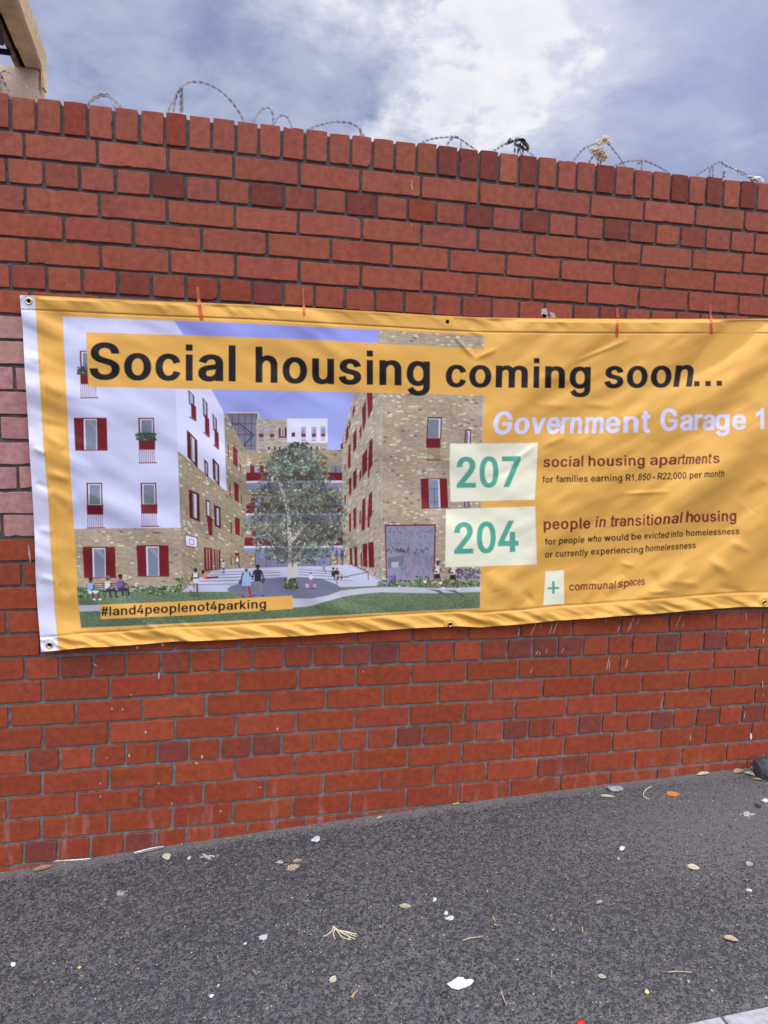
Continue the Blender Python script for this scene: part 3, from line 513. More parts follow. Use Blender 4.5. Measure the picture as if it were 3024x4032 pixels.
# left wing
side=bricks(.62,800,5.6,10,S(152,140,122))
paint([(881,1622),(968,1772),(970,2000),(957,2240),(720,2320),(700,1775),(892,1935)],side)
paint([(306,2312),(292,2080),(710,2076),(722,2322)],bricks(-.006,300,6.2,14,tan))
def corr(X,Y):
    s=.5+.5*np.sin((X+Y*.03)/9.2*2*np.pi); return S(200,202,240)*(1-.11*s[...,None])+0*Y[...,None]
paint([(247,1246),(686,1264),(735,1340),(700,1775),(710,2078),(292,2082),(273,1780)],corr)
paint([(735,1340),(686,1264),(881,1622),(892,1935),(700,1775),(690,1500)],S(208,210,246))
paint([(640,1262),(686,1264),(740,1345),(690,1345)],corr)
def win(x,y,w,h,kind,flower=False):
    G_=S(122,128,152)
    if kind=='shut':
        paint([(x,y),(x+w,y),(x+w+4,y+h),(x+6,y+h)],RDW)
        for k in range(9):
            yy=y+h*(.45+.055*k)
            for q in (0,.72): line([(x+5+q*w,yy),(x+w*.24+q*w,yy)],1.6,S(78,18,24))
        paint([(x+w*.30,y+5),(x+w*.70,y+5),(x+w*.715,y+h-4),(x+w*.325,y+h-4)],S(205,208,232)); paint([(x+w*.35,y+9),(x+w*.68,y+9),(x+w*.69,y+h-5),(x+w*.37,y+h-5)],G_)
        paint([(x+w*.35,y+9),(x+w*.55,y+9),(x+w*.68,y+h*.3),(x+w*.68,y+h*.42)],S(140,145,168))
        line([(x+w*.27,y),(x+w*.29,y+h)],2,S(70,16,20)); line([(x+w*.72,y),(x+w*.74,y+h)],2,S(70,16,20))
    else:
        paint([(x,y),(x+w,y),(x+w+3,y+h*.5),(x+3,y+h*.5)],RDW); paint([(x+7,y+5),(x+w-5,y+5),(x+w-3,y+h*.49),(x+9,y+h*.49)],S(214,216,240)); paint([(x+12,y+8),(x+w-8,y+8),(x+w-6,y+h*.48),(x+13,y+h*.48)],G_)
        paint([(x+12,y+h*.25),(x+w-8,y+h*.34),(x+w-6,y+h*.48),(x+13,y+h*.48)],S(108,120,128))
        paint([(x+1,y+h*.49),(x+w+5,y+h*.49),(x+w+5,y+h*.71),(x+3,y+h*.71)],RDW)
        for k in range(7): line([(x+8+k*8,y+h*.5),(x+9+k*8,y+h*.7)],1.5,S(72,16,22))
        for k in range(9): line([(x+4+k*(w-4)/8,y+h*.71),(x+6+k*(w-4)/8,y+h)],2.3,S(105,38,60))
        line([(x+2,y+h),(x+w+12,y+h-1)],4,RDW)
    if flower:
        for k in range(110):
            px_,py_=x+w*.5+rng.uniform(-w*.62,w*.62),y+h*.42+rng.uniform(-h*.08,h*.08); ell(px_,py_,rng.uniform(4,8),rng.uniform(2,3.4),S(*[int(v*rng.uniform(.6,1.25)) for v in (58,80,64)]),rng.uniform(-1,1),6)
win(290,1645,130,130,'shut'); win(544,1645,62,178,'rail',True)
win(340,1901,62,178,'rail'); win(553,1901,62,172,'rail')
win(314,1381,62,186,'rail',True)
win(325,2153,128,124,'shut'); win(537,2147,126,124,'shut')
def par(p,col=RDW): paint(p,col)
def swin(x,y,w,h,sl):      # window on the receding left wing: outer frame, glass slot
    par([(x,y),(x+w,y+sl),(x+w+2,y+h+sl),(x+3,y+h)],S(88,24,28)); par([(x+w*.38,y+sl*.38+9),(x+w*.72,y+sl*.72+9),(x+w*.76,y+h+sl*.7-9),(x+w*.44,y+h+sl*.38-9)],S(190,196,220)); par([(x+w*.38,y+sl*.38+9),(x+w*.5,y+sl*.5+9),(x+w*.56,y+h+sl*.55-9),(x+w*.44,y+h+sl*.38-9)],S(116,120,145))
def srail(x,y,w,h):
    par([(x,y),(x+w,y+26),(x+w+1,y+h*.62),(x+3,y+h*.45)],S(80,24,28)); par([(x+5,y+9),(x+w-5,y+26),(x+w-5,y+h*.55),(x+7,y+h*.43)],S(165,170,196)); par([(x+w*.45,y+h*.42),(x+w+7,y+h*.55),(x+w+9,y+h),(x+w*.5,y+h*.88)],RDW); line([(x+3,y+h*.86),(x+w+6,y+h)],4,RDW)
srail(741,1533,24,125); srail(797,1563,20,160); srail(836,1626,18,144)
swin(735,1690,42,110,44); swin(803,1805,16,60,18); swin(836,1801,27,84,30)
swin(743,1926,42,112,18); swin(842,1986,26,84,12)
par([(809,1966),(827,1972),(829,2040),(813,2034)],S(88,24,28)); par([(815,1974),(824,1978),(825,2032),(817,2028)],S(190,196,220)); par([(814,2032),(836,2040),(837,2108),(822,2104)],RDW); line([(812,2103),(836,2108)],3,RDW)
for x,y,w,h,s in ((896,1749,5,50,8),(917,1754,18,72,18),(944,1821,4,38,6),(902,1903,5,48,4),(922,1896,17,72,12),(948,1949,4,36,4),(907,2054,5,48,2),(925,2036,19,68,6),(952,2076,3,40,2),(907,2195,4,30,0),(925,2176,17,40,0)): par([(x,y),(x+w,y+s),(x+w+1,y+s+h),(x+1,y+h)],RDW)
paint([(802,2154),(836,2159),(838,2244),(805,2251)],RDW); paint([(841,2162),(868,2165),(869,2240),(845,2247)],RDW)
for x in (814,824,850,858): line([(x,2162),(x+2,2242)],2.2,S(170,165,160))
# basketball board
paint([(728,2104),(777,2116),(779,2157),(730,2151)],RDW); paint([(731,2108),(774,2119),(776,2154),(733,2148)],S(205,208,235)); line([(745,2122),(763,2126),(764,2145),(747,2142),(745,2122)],2.5,RDW); line([(743,2152),(766,2156)],3,RDW); line([(746,2153),(752,2172),(760,2172),(764,2156)],1.6,S(160,100,100))
# right wing
rs=bricks(-1.05,1400,5.6,9,S(170,160,150))
paint([(1500,1298),(1395,1545),(1337,1772),(1347,1771),(1350,2240),(1400,2232),(1506,2288),(1503,1300)],rs)
paint([(1500,1299),(1905,1324),(1888,2310),(1505,2290)],bricks(.012,1500,6.0,13.5,tan))
line([(1503,1300),(1506,2288)],1.6,S(190,180,165))
for p in ([(1444,1547),(1467,1547),(1467,1610),(1450,1652)],[(1425,1610),(1441,1571),(1441,1665),(1428,1705)],[(1387,1620),(1397,1588),(1398,1620),(1389,1648)],[(1363,1690),(1372,1672),(1372,1720),(1358,1752)],[(1374,1660),(1380,1655),(1380,1684),(1373,1690)],[(1390,1716),(1404,1680),(1404,1760),(1391,1786)],[(1416,1690),(1424,1665),(1424,1715),(1417,1732)],[(1372,1755),(1381,1741),(1381,1795),(1380,1840),(1372,1848),(1369,1830)],[(1454,1738),(1467,1724),(1467,1830),(1456,1850),(1455,1880),(1448,1882),(1450,1800)],[(1425,1796),(1446,1764),(1446,1850),(1426,1882)],[(1415,1860),(1423,1842),(1423,1880),(1415,1898)],[(1390,1862),(1404,1840),(1404,1915),(1391,1933)],[(1373,1886),(1384,1878),(1384,1940),(1374,1960)],[(1341,1752),(1350,1741),(1350,1765),(1341,1770)],[(1357,1830),(1361,1820),(1361,1850),(1357,1855)],[(1356,1950),(1362,1946),(1362,1985),(1357,1990)],[(1452,1948),(1466,1932),(1466,2025),(1457,2040),(1455,2078),(1447,2077),(1448,2005)],[(1427,1965),(1439,1958),(1439,2045),(1436,2088),(1424,2090),(1423,2060)],[(1415,2014),(1421,2008),(1421,2060),(1415,2066)],[(1390,2006),(1403,1996),(1403,2075),(1392,2086)],[(1373,2024),(1383,2018),(1383,2090),(1375,2098)],[(1376,2160),(1386,2157),(1388,2225),(1378,2222)],[(1394,2155),(1406,2151),(1407,2230),(1396,2228)],[(1419,2180),(1425,2179),(1426,2230),(1420,2229)],[(1427,2142),(1446,2139),(1447,2233),(1429,2231)],[(1449,2136),(1471,2132),(1474,2235),(1452,2235)]): paint(p,RDW)
for x in (1382,1400,1437,1456,1464): line([(x,2160),(x+1,2225)],1.4,S(78,20,26))
def rwin(x,y,w,h):
    paint([(x,y),(x+w,y),(x+w-3,y+h),(x-4,y+h)],RDW); paint([(x+5,y+6),(x+w-5,y+6),(x+w-8,y+h-1),(x+2,y+h-1)],S(205,210,235)); paint([(x+5,y+9),(x+w-12,y+9),(x+w-13,y+h-1),(x+2,y+h-1)],S(118,124,145))
rwin(1683,1642,57,84); paint([(1678,1726),(1735,1726),(1734,1764),(1678,1764)],RDW)
for k in range(8): line([(1683+k*6.5,1730),(1683+k*6.5,1762)],1.5,S(74,18,24)); line([(1686+k*6.3,1764),(1685+k*6.3,1811)],2,S(112,52,54))
line([(1678,1812),(1735,1811)],4,RDW)
rwin(1832,1691,24,56)
paint([(1656,1884),(1760,1883),(1765,2001),(1660,2004)],RDW); paint([(1688,1888),(1730,1887),(1734,1998),(1692,1999)],S(205,208,235)); paint([(1689,1890),(1725,1889),(1728,1998),(1692,1998)],S(128,134,160)); line([(1690,1924),(1727,1924)],2,S(50,50,60)); line([(1710,1924),(1712,1998)],2,S(50,50,60)); line([(1692,1977),(1728,1976)],2,S(50,50,60))
paint([(1828,1972),(1849,1972),(1849,1998),(1828,1998)],RDW); paint([(1832,1974),(1844,1974),(1844,1996),(1832,1996)],S(140,145,165))
# shopfront
paint([(1515,2066),(1717,2064),(1714,2200),(1707,2280),(1520,2292)],RDW); paint([(1520,2072),(1711,2070),(1706,2280),(1524,2288)],S(140,138,170))
for k in range(170):
    x,y=rng.uniform(1524,1706),rng.uniform(2078,2150); 
    if abs(x-1570)<50 or abs(x-1680)<35 or y<2110: ell(x,y,rng.uniform(3,7),rng.uniform(2,5),S(*[int(v*rng.uniform(.8,1.15)) for v in (116,122,136)]),rng.uniform(0,3),6,.6)
for k in range(150):
    x,y=rng.uniform(1575,1706),rng.uniform(2170,2275); ell(x,y,rng.uniform(2,4),rng.uniform(5,12),S(*[int(v*rng.uniform(.85,1.1)) for v in ((150,132,146),(108,104,126),(126,116,140))[rng.integers(3)]]),rng.uniform(-.3,.5),6,.5)
paint([(1526,2196),(1590,2186),(1588,2228),(1527,2238)],S(108,116,130)); paint([(1541,2214),(1570,2212),(1569,2234),(1541,2234)],S(168,172,190))
for k in range(26): x=1524+rng.uniform(0,180); ell(x,2168+rng.normal(0,5),3,7,S(78,82,92),0,6)
# ground of the picture: grass, steps, paving, path
def grass(X,Y):
    n=hsh(np.floor(X/5),np.floor(Y/3)); t=np.clip((Y-2290)/150,0,1)
    return S(104,124,96)*(.62+.75*n*.8+.15*(1-t))[...,None]*(1-.25*t)[...,None]
paint([(302,2312),(470,2322),(722,2318),(880,2330),(1380,2306),(1480,2300),(1890,2290),(1890,2394),(1300,2424),(890,2446),(319,2473)],grass)
paint([(845,2247),(956,2236),(1005,2235),(1303,2227),(1376,2222),(1500,2290),(1500,2306),(1345,2312),(1260,2290),(880,2330),(715,2330),(715,2326),(765,2305),(770,2285)],S(184,186,216))
for k,(yl,yr) in enumerate(((2254,2246),(2264,2252),(2276,2262),(2288,2272),(2302,2284))): 
    line([(845-k*18,yl),(920,yl-3),(1105,yr+2)],5,S(140,142,176)); line([(1175,yr-10),(1330+k*15,yr+2)],5,S(146,148,182)); line([(845-k*18,yl-5),(920,yl-8),(1105,yr-3)],2.5,S(214,215,238)); line([(1175,yr-15),(1330+k*15,yr-3)],2.5,S(214,215,238))
def pave(X,Y):
    j=((np.floor(X/9+Y/14)+np.floor(Y/6))%2); l=((Y%6)<1.9)|(((X+Y*.7)%10)<2); return np.where(l[...,None],S(92,94,122),S(128,130,162)*(.92+.1*j[...,None]))
paint([(893,2322),(908,2308),(960,2294),(1040,2281),(1120,2272),(1200,2272),(1270,2280),(1322,2300),(1345,2316),(1330,2335),(1290,2348),(1225,2356),(1150,2358),(1000,2352),(920,2340)],pave)
pth=S(186,184,206)
paint([(1140,2356),(1225,2357),(1290,2345),(1345,2325),(1430,2316),(1520,2312),(1600,2311),(1700,2316),(1893,2311),(1892,2330),(1700,2336),(1600,2334),(1500,2332),(1425,2338),(1350,2350),(1275,2370),(1225,2386),(1140,2394),(1050,2390)],pth)
paint([(308,2383),(400,2381),(400,2405),(312,2408)],pth)
# beds and hedges
def shrub(x0,x1,y0,y1,n,cols,r=(3,7)):
    for k in range(n):
        c=cols[rng.integers(len(cols))]; f=rng.uniform(.55,1.3); ell(rng.uniform(x0,x1),rng.uniform(y0,y1),rng.uniform(*r),rng.uniform(2,4),S(*[min(255,int(v*f)) for v in c]),rng.uniform(-1.5,1.5),6)
GR=[(72,98,66),(96,122,82),(130,150,116),(54,74,52)]
shrub(308,345,2312,2352,60,GR); shrub(505,720,2308,2330,170,GR+[(160,172,150)]); shrub(585,650,2315,2345,60,GR); shrub(690,718,2275,2312,50,GR+[(140,165,100)])
shrub(480,510,2300,2335,25,GR)
shrub(1485,1890,2284,2308,260,GR+[(150,160,135)]); shrub(1522,1560,2266,2288,36,[(110,96,150),(130,116,176),(90,80,120)]); shrub(1640,1690,2270,2300,50,GR); shrub(1800,1890,2240,2278,150,[(104,90,146),(126,112,176),(84,84,100),(96,104,96)])
# tree
tcx,tcy=1160,1985
paint([(1120,2200),(1060,2130),(1000,2110),(1000,2010),(1040,1960),(1060,1870),(1085,1810),(1150,1775),(1230,1800),(1260,1850),(1290,1930),(1330,1990),(1345,2060),(1310,2130),(1240,2170),(1190,2190)],S(80,86,84),None,.72)
paint([(1130,2305),(1137,2160),(1128,2010),(1100,1900),(1108,1898),(1142,2010),(1150,2160),(1146,2305)],S(190,185,184)); paint([(1150,2275),(1158,2200),(1200,2140),(1205,2146),(1172,2205),(1168,2275)],S(196,188,184)); paint([(1140,2120),(1185,2080),(1220,2050),(1222,2056),(1190,2090),(1148,2140)],S(186,178,172))
paint([(1118,2310),(1135,2282),(1165,2275),(1172,2318),(1145,2322)],S(82,78,72))
shrub(1118,1172,2280,2318,60,GR+[(120,70,64),(92,84,70)])
TC=[(74,84,78),(92,104,94),(112,124,112),(58,66,66),(140,152,136),(84,92,100)]
TY=[1742,1790,1830,1880,1920,1960,2010,2060,2110,2150,2190,2218]; TLx=[1160,1070,1030,1036,1004,985,965,968,985,1005,1045,1110]; TRx=[1192,1258,1292,1312,1338,1356,1374,1372,1360,1342,1305,1235]
def crown(n):
    k=0
    while k<n:
        y=rng.uniform(1742,2218); l=np.interp(y,TY,TLx)+34*(hsh(np.floor(y/15.),1.0)-.35); r=np.interp(y,TY,TRx)-34*(hsh(np.floor(y/14.),5.0)-.35)
        x=rng.uniform(l-6,r+6); d=hsh(np.floor(x/30+y/70),np.floor(y/26),3); d2=hsh(np.floor(x/13),np.floor(y/12),4)
        if d<.15 and rng.random()<.7: k+=.3; continue
        c=TC[rng.integers(len(TC))]; f=(.48+.60*d+.30*d2)*rng.uniform(.75,1.2)*(1.0 if rng.random()<.9 else 1.35)
        ell(x,y,rng.uniform(3,6.5),rng.uniform(1.4,2.6),S(*[min(255,int(v*f)) for v in c]),rng.uniform(-1.6,1.6),5); k+=1
crown(6500)
for (a,b) in (((1115,1950),(1135,2040)),((1132,2060),(1140,2170)),((1175,2105),(1195,2060)),((1092,1880),(1112,1945)),((1160,2120),(1175,2095))): line([a,b],2.4,S(176,172,170))
# people printed in the picture
def fig(x,y,h,top,legs,skin=(92,62,50),hair=(34,28,28),stride=.0,wd=.2,dress=False,arm=None):
    hd=h*.075; sw=h*wd/2
    hip=y-h*.47; sh=y-h*.82
    for s in (-1,1):
        fx=x+s*h*(.05+stride); paint([(x+s*h*.005,hip),(x+s*sw*.85,hip),(fx+h*.03,y-h*.02),(fx-h*.03,y-h*.02)],S(*legs)); ell(fx+h*.02,y-h*.01,h*.055,h*.018,S(205,205,215) if stride>.1 else S(44,40,42),0,6)
    paint([(x-sw*.8,sh),(x+sw*.8,sh),(x+sw*(1.25 if dress else .9),hip+h*(.12 if dress else .02)),(x-sw*(1.25 if dress else .9),hip+h*(.12 if dress else .02))],S(*top))
    for s in (-1,1):
        ex,ey=(arm if arm and s>0 else (s*sw*1.35,-h*.52)); line([(x+s*sw*.85,sh+h*.03),(x+s*sw*1.2,(sh+hip)/2),(x+ex,y+ey)],h*.05,S(*top) if not arm else S(*skin))
    ell(x,sh-hd*.95,hd*.78,hd*1.05,S(*skin)); ell(x,sh-hd*1.5,hd*.85,hd*.62,S(*hair)); line([(x,sh-hd*.4),(x,sh+2)],h*.05,S(*skin))
# three on the bench
for x0,x1 in ((338,412),(408,500)):
    for k in range(3): line([(x0,2300+k*8),(x1,2297+k*8)],3.2,S(60,52,58))
    line([(x0,2330),(x1,2326)],4,S(52,46,52)); line([(x0+8,2330),(x0+6,2358)],3,S(50,46,52)); line([(x1-6,2326),(x1-2,2350)],3,S(50,46,52))
def sit(x,y,h,top,legs,shoes,skin=(96,66,54),hair=(38,30,30)):
    paint([(x-h*.13,y-h*.62),(x+h*.13,y-h*.62),(x+h*.16,y-h*.28),(x-h*.12,y-h*.28)],S(*top)); paint([(x-h*.1,y-h*.34),(x+h*.3,y-h*.34),(x+h*.32,y-h*.24),(x-h*.08,y-h*.22)],S(*legs))
    for dx in (.08,.3): line([(x+h*dx,y-h*.28),(x+h*(dx+.02),y)],h*.085,S(*(legs if legs[0]<150 else skin))); ell(x+h*(dx+.06),y,h*.07,h*.035,S(*shoes))
    ell(x,y-h*.74,h*.075,h*.1,S(*skin)); ell(x,y-h*.8,h*.085,h*.06,S(*hair)); line([(x+h*.11,y-h*.58),(x+h*.14,y-h*.42),(x+h*.02,y-h*.34)],h*.07,S(*skin))
sit(357,2360,100,(120,172,214),(198,204,226),(215,215,228)); sit(425,2350,98,(205,205,222),(46,44,60),(40,38,44),hair=(128,110,102)); sit(474,2350,104,(128,90,160),(60,50,66),(120,124,150))
fig(770,2348,114,(206,206,226),(96,86,84),stride=.02,arm=(-22,-70)); fig(750,2346,50,(206,196,214),(134,40,66),skin=(150,110,96)); 
paint([(735+60,2275),(806,2255),(822,2272),(838,2278),(800,2280)],S(196,140,130)); ell(799,2252,6,8,S(36,30,34)); paint([(808,2270),(824,2270),(824,2281),(806,2281)],S(196,58,64)); line([(820,2275),(860,2272)],7,S(40,38,44))
fig(879,2258,54,(206,216,226),(56,60,110),skin=(100,72,60)); text('08',871,888,2230,2230,15,S(76,150,118))
fig(934,2240,60,(214,206,206),(58,34,38),stride=.14,arm=(2,-62)); ell(934,2192,5.5,5.5,S(206,100,60))
fig(970,2350,122,(142,176,222),(176,44,52),hair=(150,140,136),dress=True,stride=.08,wd=.24,arm=(30,-82)); fig(1015,2346,126,(40,44,72),(128,122,126),hair=(34,30,32),stride=.09,wd=.25); paint([(940,2290),(952,2276),(953,2299),(941,2300)],S(66,66,70)); paint([(1030,2282),(1046,2272),(1040,2296),(1029,2298)],S(70,70,70))
fig(1224,2306,54,(214,210,226),(198,70,140),skin=(110,76,64)); ell(1210,2306,7,7,S(206,206,220)); ell(1239,2306,6,6,S(206,206,220)); ell(1239,2306,3,3,S(60,60,66)); ell(1210,2306,3,3,S(60,60,66)); paint([(1210,2318),(1245,2314),(1238,2320)],S(66,66,86))
fig(1236,2256,34,(198,190,222),(198,190,222)); fig(1275,2260,50,(132,150,170),(92,70,64),stride=.12); fig(1325,2222,56,(66,92,140),(92,64,56)); fig(1347,2225,60,(64,74,110),(46,48,72))
sit(1312,2282,56,(54,48,54),(48,44,50),(130,70,70)); sit(1326,2284,62,(44,40,44),(206,168,174),(206,168,174),hair=(206,150,160))
line([(1326,2277),(1450,2253),(1450,2284)],3.2,RDW); line([(1375,2228),(1376,2218),(1450,2252)],3.2,RDW); line([(1326,2277),(1327,2303)],3,RDW)
def runner(x,y,h,cut=False):
    if not cut: ell(x,y-h*.92,h*.06,h*.075,S(74,54,50)); line([(x,y-h*.86),(x-2,y-h*.8)],h*.05,S(96,66,56))
    paint([(x-h*.1,y-h*.8),(x+h*.07,y-h*.8),(x+h*.03,y-h*.53),(x-h*.1,y-h*.53)],S(208,206,226)); line([(x-h*.09,y-h*.76),(x-h*.2,y-h*.62),(x-h*.02,y-h*.58)],h*.06,S(112,78,66)); line([(x+h*.05,y-h*.7),(x+h*.15,y-h*.6)],h*.05,S(96,66,56))
    paint([(x-h*.12,y-h*.53),(x+h*.06,y-h*.53),(x+h*.09,y-h*.35),(x-h*.16,y-h*.36)],S(42,42,46))
    line([(x+h*.03,y-h*.36),(x+h*.12,y-h*.2),(x+h*.14,y-h*.04)],h*.07,S(112,78,66)); line([(x-h*.1,y-h*.37),(x-h*.22,y-h*.25),(x-h*.42,y-h*.25)],h*.07,S(112,78,66)); ell(x+h*.17,y-h*.02,h*.08,h*.035,S(210,210,226)); ell(x-h*.46,y-h*.24,h*.06,h*.05,S(210,210,226))
paint([(1675,2318),(1730,2324),(1778,2352),(1760,2350),(1720,2330)],S(86,98,92)); paint([(1750,2324),(1790,2324),(1842,2352),(1820,2350),(1790,2332)],S(86,98,92))
runner(1725,2318,112); runner(1787,2322,112,True)
# --- flat printed panels and lettering
paint([(338,1308),(890,1325),(1300,1340),(1500,1353),(1910,1374),(1915,1557),(1300,1542),(890,1534),(348,1523)],ORA,0)
paint([(394,2381),(760,2366),(1152,2345),(1153,2397),(760,2422),(397,2438)],ORA,0)
paint([(1772,1747),(2118,1744),(2112,1860),(2106,1967),(1774,1976),(1771,1860)],CRE,4)
paint([(1756,2005),(2107,1993.5),(2114,2222.7),(1753,2233.7)],CRE,5)
paint([(2148.6,2250.8),(2219.8,2244.7),(2221.8,2378.2),(2139.2,2382.2)],CRE,6)
text('Social',352,928,1494,1502,203,BLK,7,0,199); text('housing',1006,1693,1506,1520,198,BLK,7,0,184)
text('coming',1754,2325,1524,1530,168,BLK,7,.02,163); text('soo',2378,2643,1528,1525,164,BLK,7,.04,163); text('n',2650,2724,1524,1522,163,BLK,7,.14,None,True); text('...',2733,2843,1521.5,1519.5,150,BLK,7,0,None,True)
text('Gove',1939,2203,1710,1707,125,LAV,8,.10,123); text('rnm',2206,2375,1707,1705,122,LAV,8,.08,120,True); text('ent',2382,2560,1704,1702,120,LAV,8,.03,119,True)
text('Ga',2600,2728,1696,1694,121,LAV,8,.0,118); text('ra',2732,2812,1693.5,1692.5,117,LAV,8,.06,None,True); text('ge',2816,2938,1692,1691,116,LAV,8,.0,112,True); text('1',2976,3009,1690,1690,117,LAV,8)
text('207',1798,2050,1921.5,1917,171,TEAL,9); text('204',1788,2042,2181.7,2173,173,TEAL,9)
paint([[(2156,2312.5),(2202,2311),(2202,2319),(2156,2320.5)],[(2174,2289),(2184,2289),(2184,2338),(2174,2338)]],TEAL,9)
text('social',2138,2296,1840,1836.5,60,MAR,10,.04); text('housing',2317,2539,1836,1833,59,MAR,10,0); text('apa',2559,2663,1831.5,1829,58,MAR,10,.05); text('rtment',2668,2800,1829,1825,57,MAR,10,.1,None,True); text('s',2807,2834,1824,1823,56,MAR,10,0,None,True)
def words(lst,em,col,lab):
    pb=-99
    for wd,a,b,c,d,sh in lst: text(wd,1900+a/1.476,1900+b/1.476,lst_y+c/1.476,lst_y+d/1.476,em,col,lab,sh,None,a-pb<8); pb=b
lst_y=1150
words([('for',347,412,1109,1107,0),('families',427,612,1106,1103,0),('earning',630,812,1102,1099,0),('R1,',833,896,1098,1096,0),('850',902,975,1095,1093,.14),('-',988,1002,1092,1092,0),('R22',1015,1092,1090,1088,.12),(',000',1096,1185,1087,1085,.0),('per',1203,1275,1083,1081,0),('month',1288,1403,1078,1074,.13)],37.5,BLK,11)
lst_y=1950
words([('people',355,627,200,193,0),('in',655,713,187,185,.14),('t',740,765,183,183,.1),('ransiti',769,990,182,175,.03),('onal',995,1156,174,161,.14),('h',1180,1222,158,157,.1),('ousing',1226,1475,157,150,0)],61,MAR,10)
words([('for',362,428,288,286,0),('people',443,590,282,277,.12),('who',608,690,272,270,.13),('would',707,848,267,262,0),('be',865,923,259,257,0),('evicted',938,1081,254,248,.11),('into',1093,1163,245,241,.12),('homelessness',1183,1492,238,227,0)],36,BLK,11)
words([('or',362,408,363,361,.04),('currently',422,613,359,351,.1),('experiencing',630,933,346,333,0),('homele',945,1090,328,319,.13),('ssness',1096,1240,318,308,0)],36.5,BLK,11)
words([('co',503,566,555,552,0),('mmunal',568,771,552,543,.1),('sp',785,850,537,532,.13),('aces',852,943,528,521,.04)],45,MAR,10)
text('#land4peoplenot4parking',397,1048,2426,2394,50,BLK,12,0,49)
# white edge strip down the left end (and the matching one at the far end)
WB=np.array([(135,1150),(135,1163),(142,1250),(152,1450),(162,1600),(172,1790),(175,1800),(190,1980),(197,2130),(205,2255),(215,2405),(230,2561),(231,2600)],float)
paint([(0,1130)]+[tuple(p) for p in WB]+[(0,2620)],WHT,2)
# stitched seams
seam=S(178,128,56)
def tick(p):
    for i in range(len(p)-1): line([p[i],p[i+1]],1.7,seam)
TOP=np.array([(60,1161.5),(78,1162),(135,1163),(380,1175),(640,1187),(890,1196),(1000,1200),(1337,1219),(1530,1230),(1723,1242),(1900,1250),(2225,1254),(2510,1255),(3024,1255),(3260,1252)],float)
BOT=np.array([(60,2569),(162,2567),(230,2561),(330,2550),(420,2547),(560,2537),(685,2526),(760,2525),(900,2519),(1030,2511),(1165,2506),(1290,2497),(1397,2490),(1530,2480),(1663,2472),(1800,2466),(1900,2470),(2056,2458),(2191,2444),(2320,2436),(2440,2426),(2577,2417),(2747,2402),(2916,2390),(3024,2389),(3260,2372)],float)
LEF=np.array([(78,1162),(82,1215),(90,1300),(97,1450),(110,1650),(117,1790),(130,1980),(137,2130),(140,2260),(147,2380),(162,2567)],float)
RIG=3178.0
for A,o in ((TOP,57),(BOT,-56)):
    l=[(x,y+o) for x,y in A if 140<x<3150]; 
    for (a,b),(c_,d_) in zip(l[:-1],l[1:]): line([(a,b),(c_,d_)],1.5,seam)
line([(x+26,y) for x,y in WB if 1200<y<2520],1.2,S(196,146,66))
def vnoise(X,Y,seed):
    xi=np.floor(X);yi=np.floor(Y);fx=X-xi;fy=Y-yi; fx=fx*fx*fx*(fx*(6*fx-15)+10); fy=fy*fy*fy*(fy*(6*fy-15)+10)
    h=lambda a,b:hsh(a,b,seed)
    return (h(xi,yi)*(1-fx)+h(xi+1,yi)*fx)*(1-fy)+(h(xi,yi+1)*(1-fx)+h(xi+1,yi+1)*fx)*fy-.5
def aniso(X,Y,ang,lx,ly,seed):
    c,s=math.cos(ang),math.sin(ang); return vnoise((X*c+Y*s)/lx,(-X*s+Y*c)/ly,seed)
def seg(X,Y,x0,y0,x1,y1,w,amp,sharp=False):
    dx,dy=x1-x0,y1-y0; t=np.clip(((X-x0)*dx+(Y-y0)*dy)/(dx*dx+dy*dy),0,1)
    d=np.hypot(X-x0-t*dx,Y-y0-t*dy); e=np.sin(np.pi*np.clip(t,.0,1))**.8
    return amp*(np.exp(-d/w) if sharp else np.exp(-(d/w)**2))*(.04+.96*e)
def relief0(X,Y):
    """bulges, creases and hem ripples of the vinyl in millimetres off its resting plane"""
    tp=np.interp(X,TOP[:,0],TOP[:,1]); bt=np.interp(X,BOT[:,0],BOT[:,1])
    u=(Y-tp)/(bt-tp)
    h=9*aniso(X,Y,.3,700,420,1)+6*aniso(X,Y,-.5,330,140,2)+1.8*aniso(X,Y,.5,130,55,12)
    r=np.clip((X-1750)/500,0,1); l=np.clip((520-X)/260,0,1)
    h+=r*(34*aniso(X,Y,-.80,560,150,3)+10*aniso(X,Y,-.70,240,72,4)+3.2*aniso(X,Y,-.5,100,36,5)+7)
    h+=l*(11*aniso(X,Y,.33,380,100,6)+6.0*aniso(X,Y,.42,170,50,7)+3+8*vnoise(Y/115+.3,X*0,8)*np.clip((240-X)/150,0,1))
    h+=(1-r)*(1-l)*(8*aniso(X,Y,.5,420,90,9))
    for a in FOLDS: h=h+seg(X,Y,*a)
    # hems: a doubled strip along the top and bottom edges, puckered by the stitching
    db=bt-Y; b=np.exp(-(np.clip(db-22,0,None)/28)**2)
    h+=b*(11*aniso(X,Y,.30,200,26,10)+8*aniso(X,Y,.40,120,18,11)+2.0)
    h+=-2.2*np.exp(-((db-57)/5)**2)+1.2*(db<56)+2.6*np.exp(-(db/9)**2)
    dt=Y-tp; h+=-1.4*np.exp(-((dt-57)/4)**2)+1.0*(dt<56)+np.exp(-(dt/36)**2)*(6*aniso(X,Y,.6,100,30,13))
    lf=np.interp(Y,LEF[:,1],LEF[:,0]); dl=X-lf; h+=1.2*np.exp(-(dl/5)**2)
    h*=1.75
    h*=np.clip(dt/14,.35,1)
    return h
EYE=[(113,1186),(195,2540),(1762,1266),(1772,2459),(3010,2372)]; EH=[]
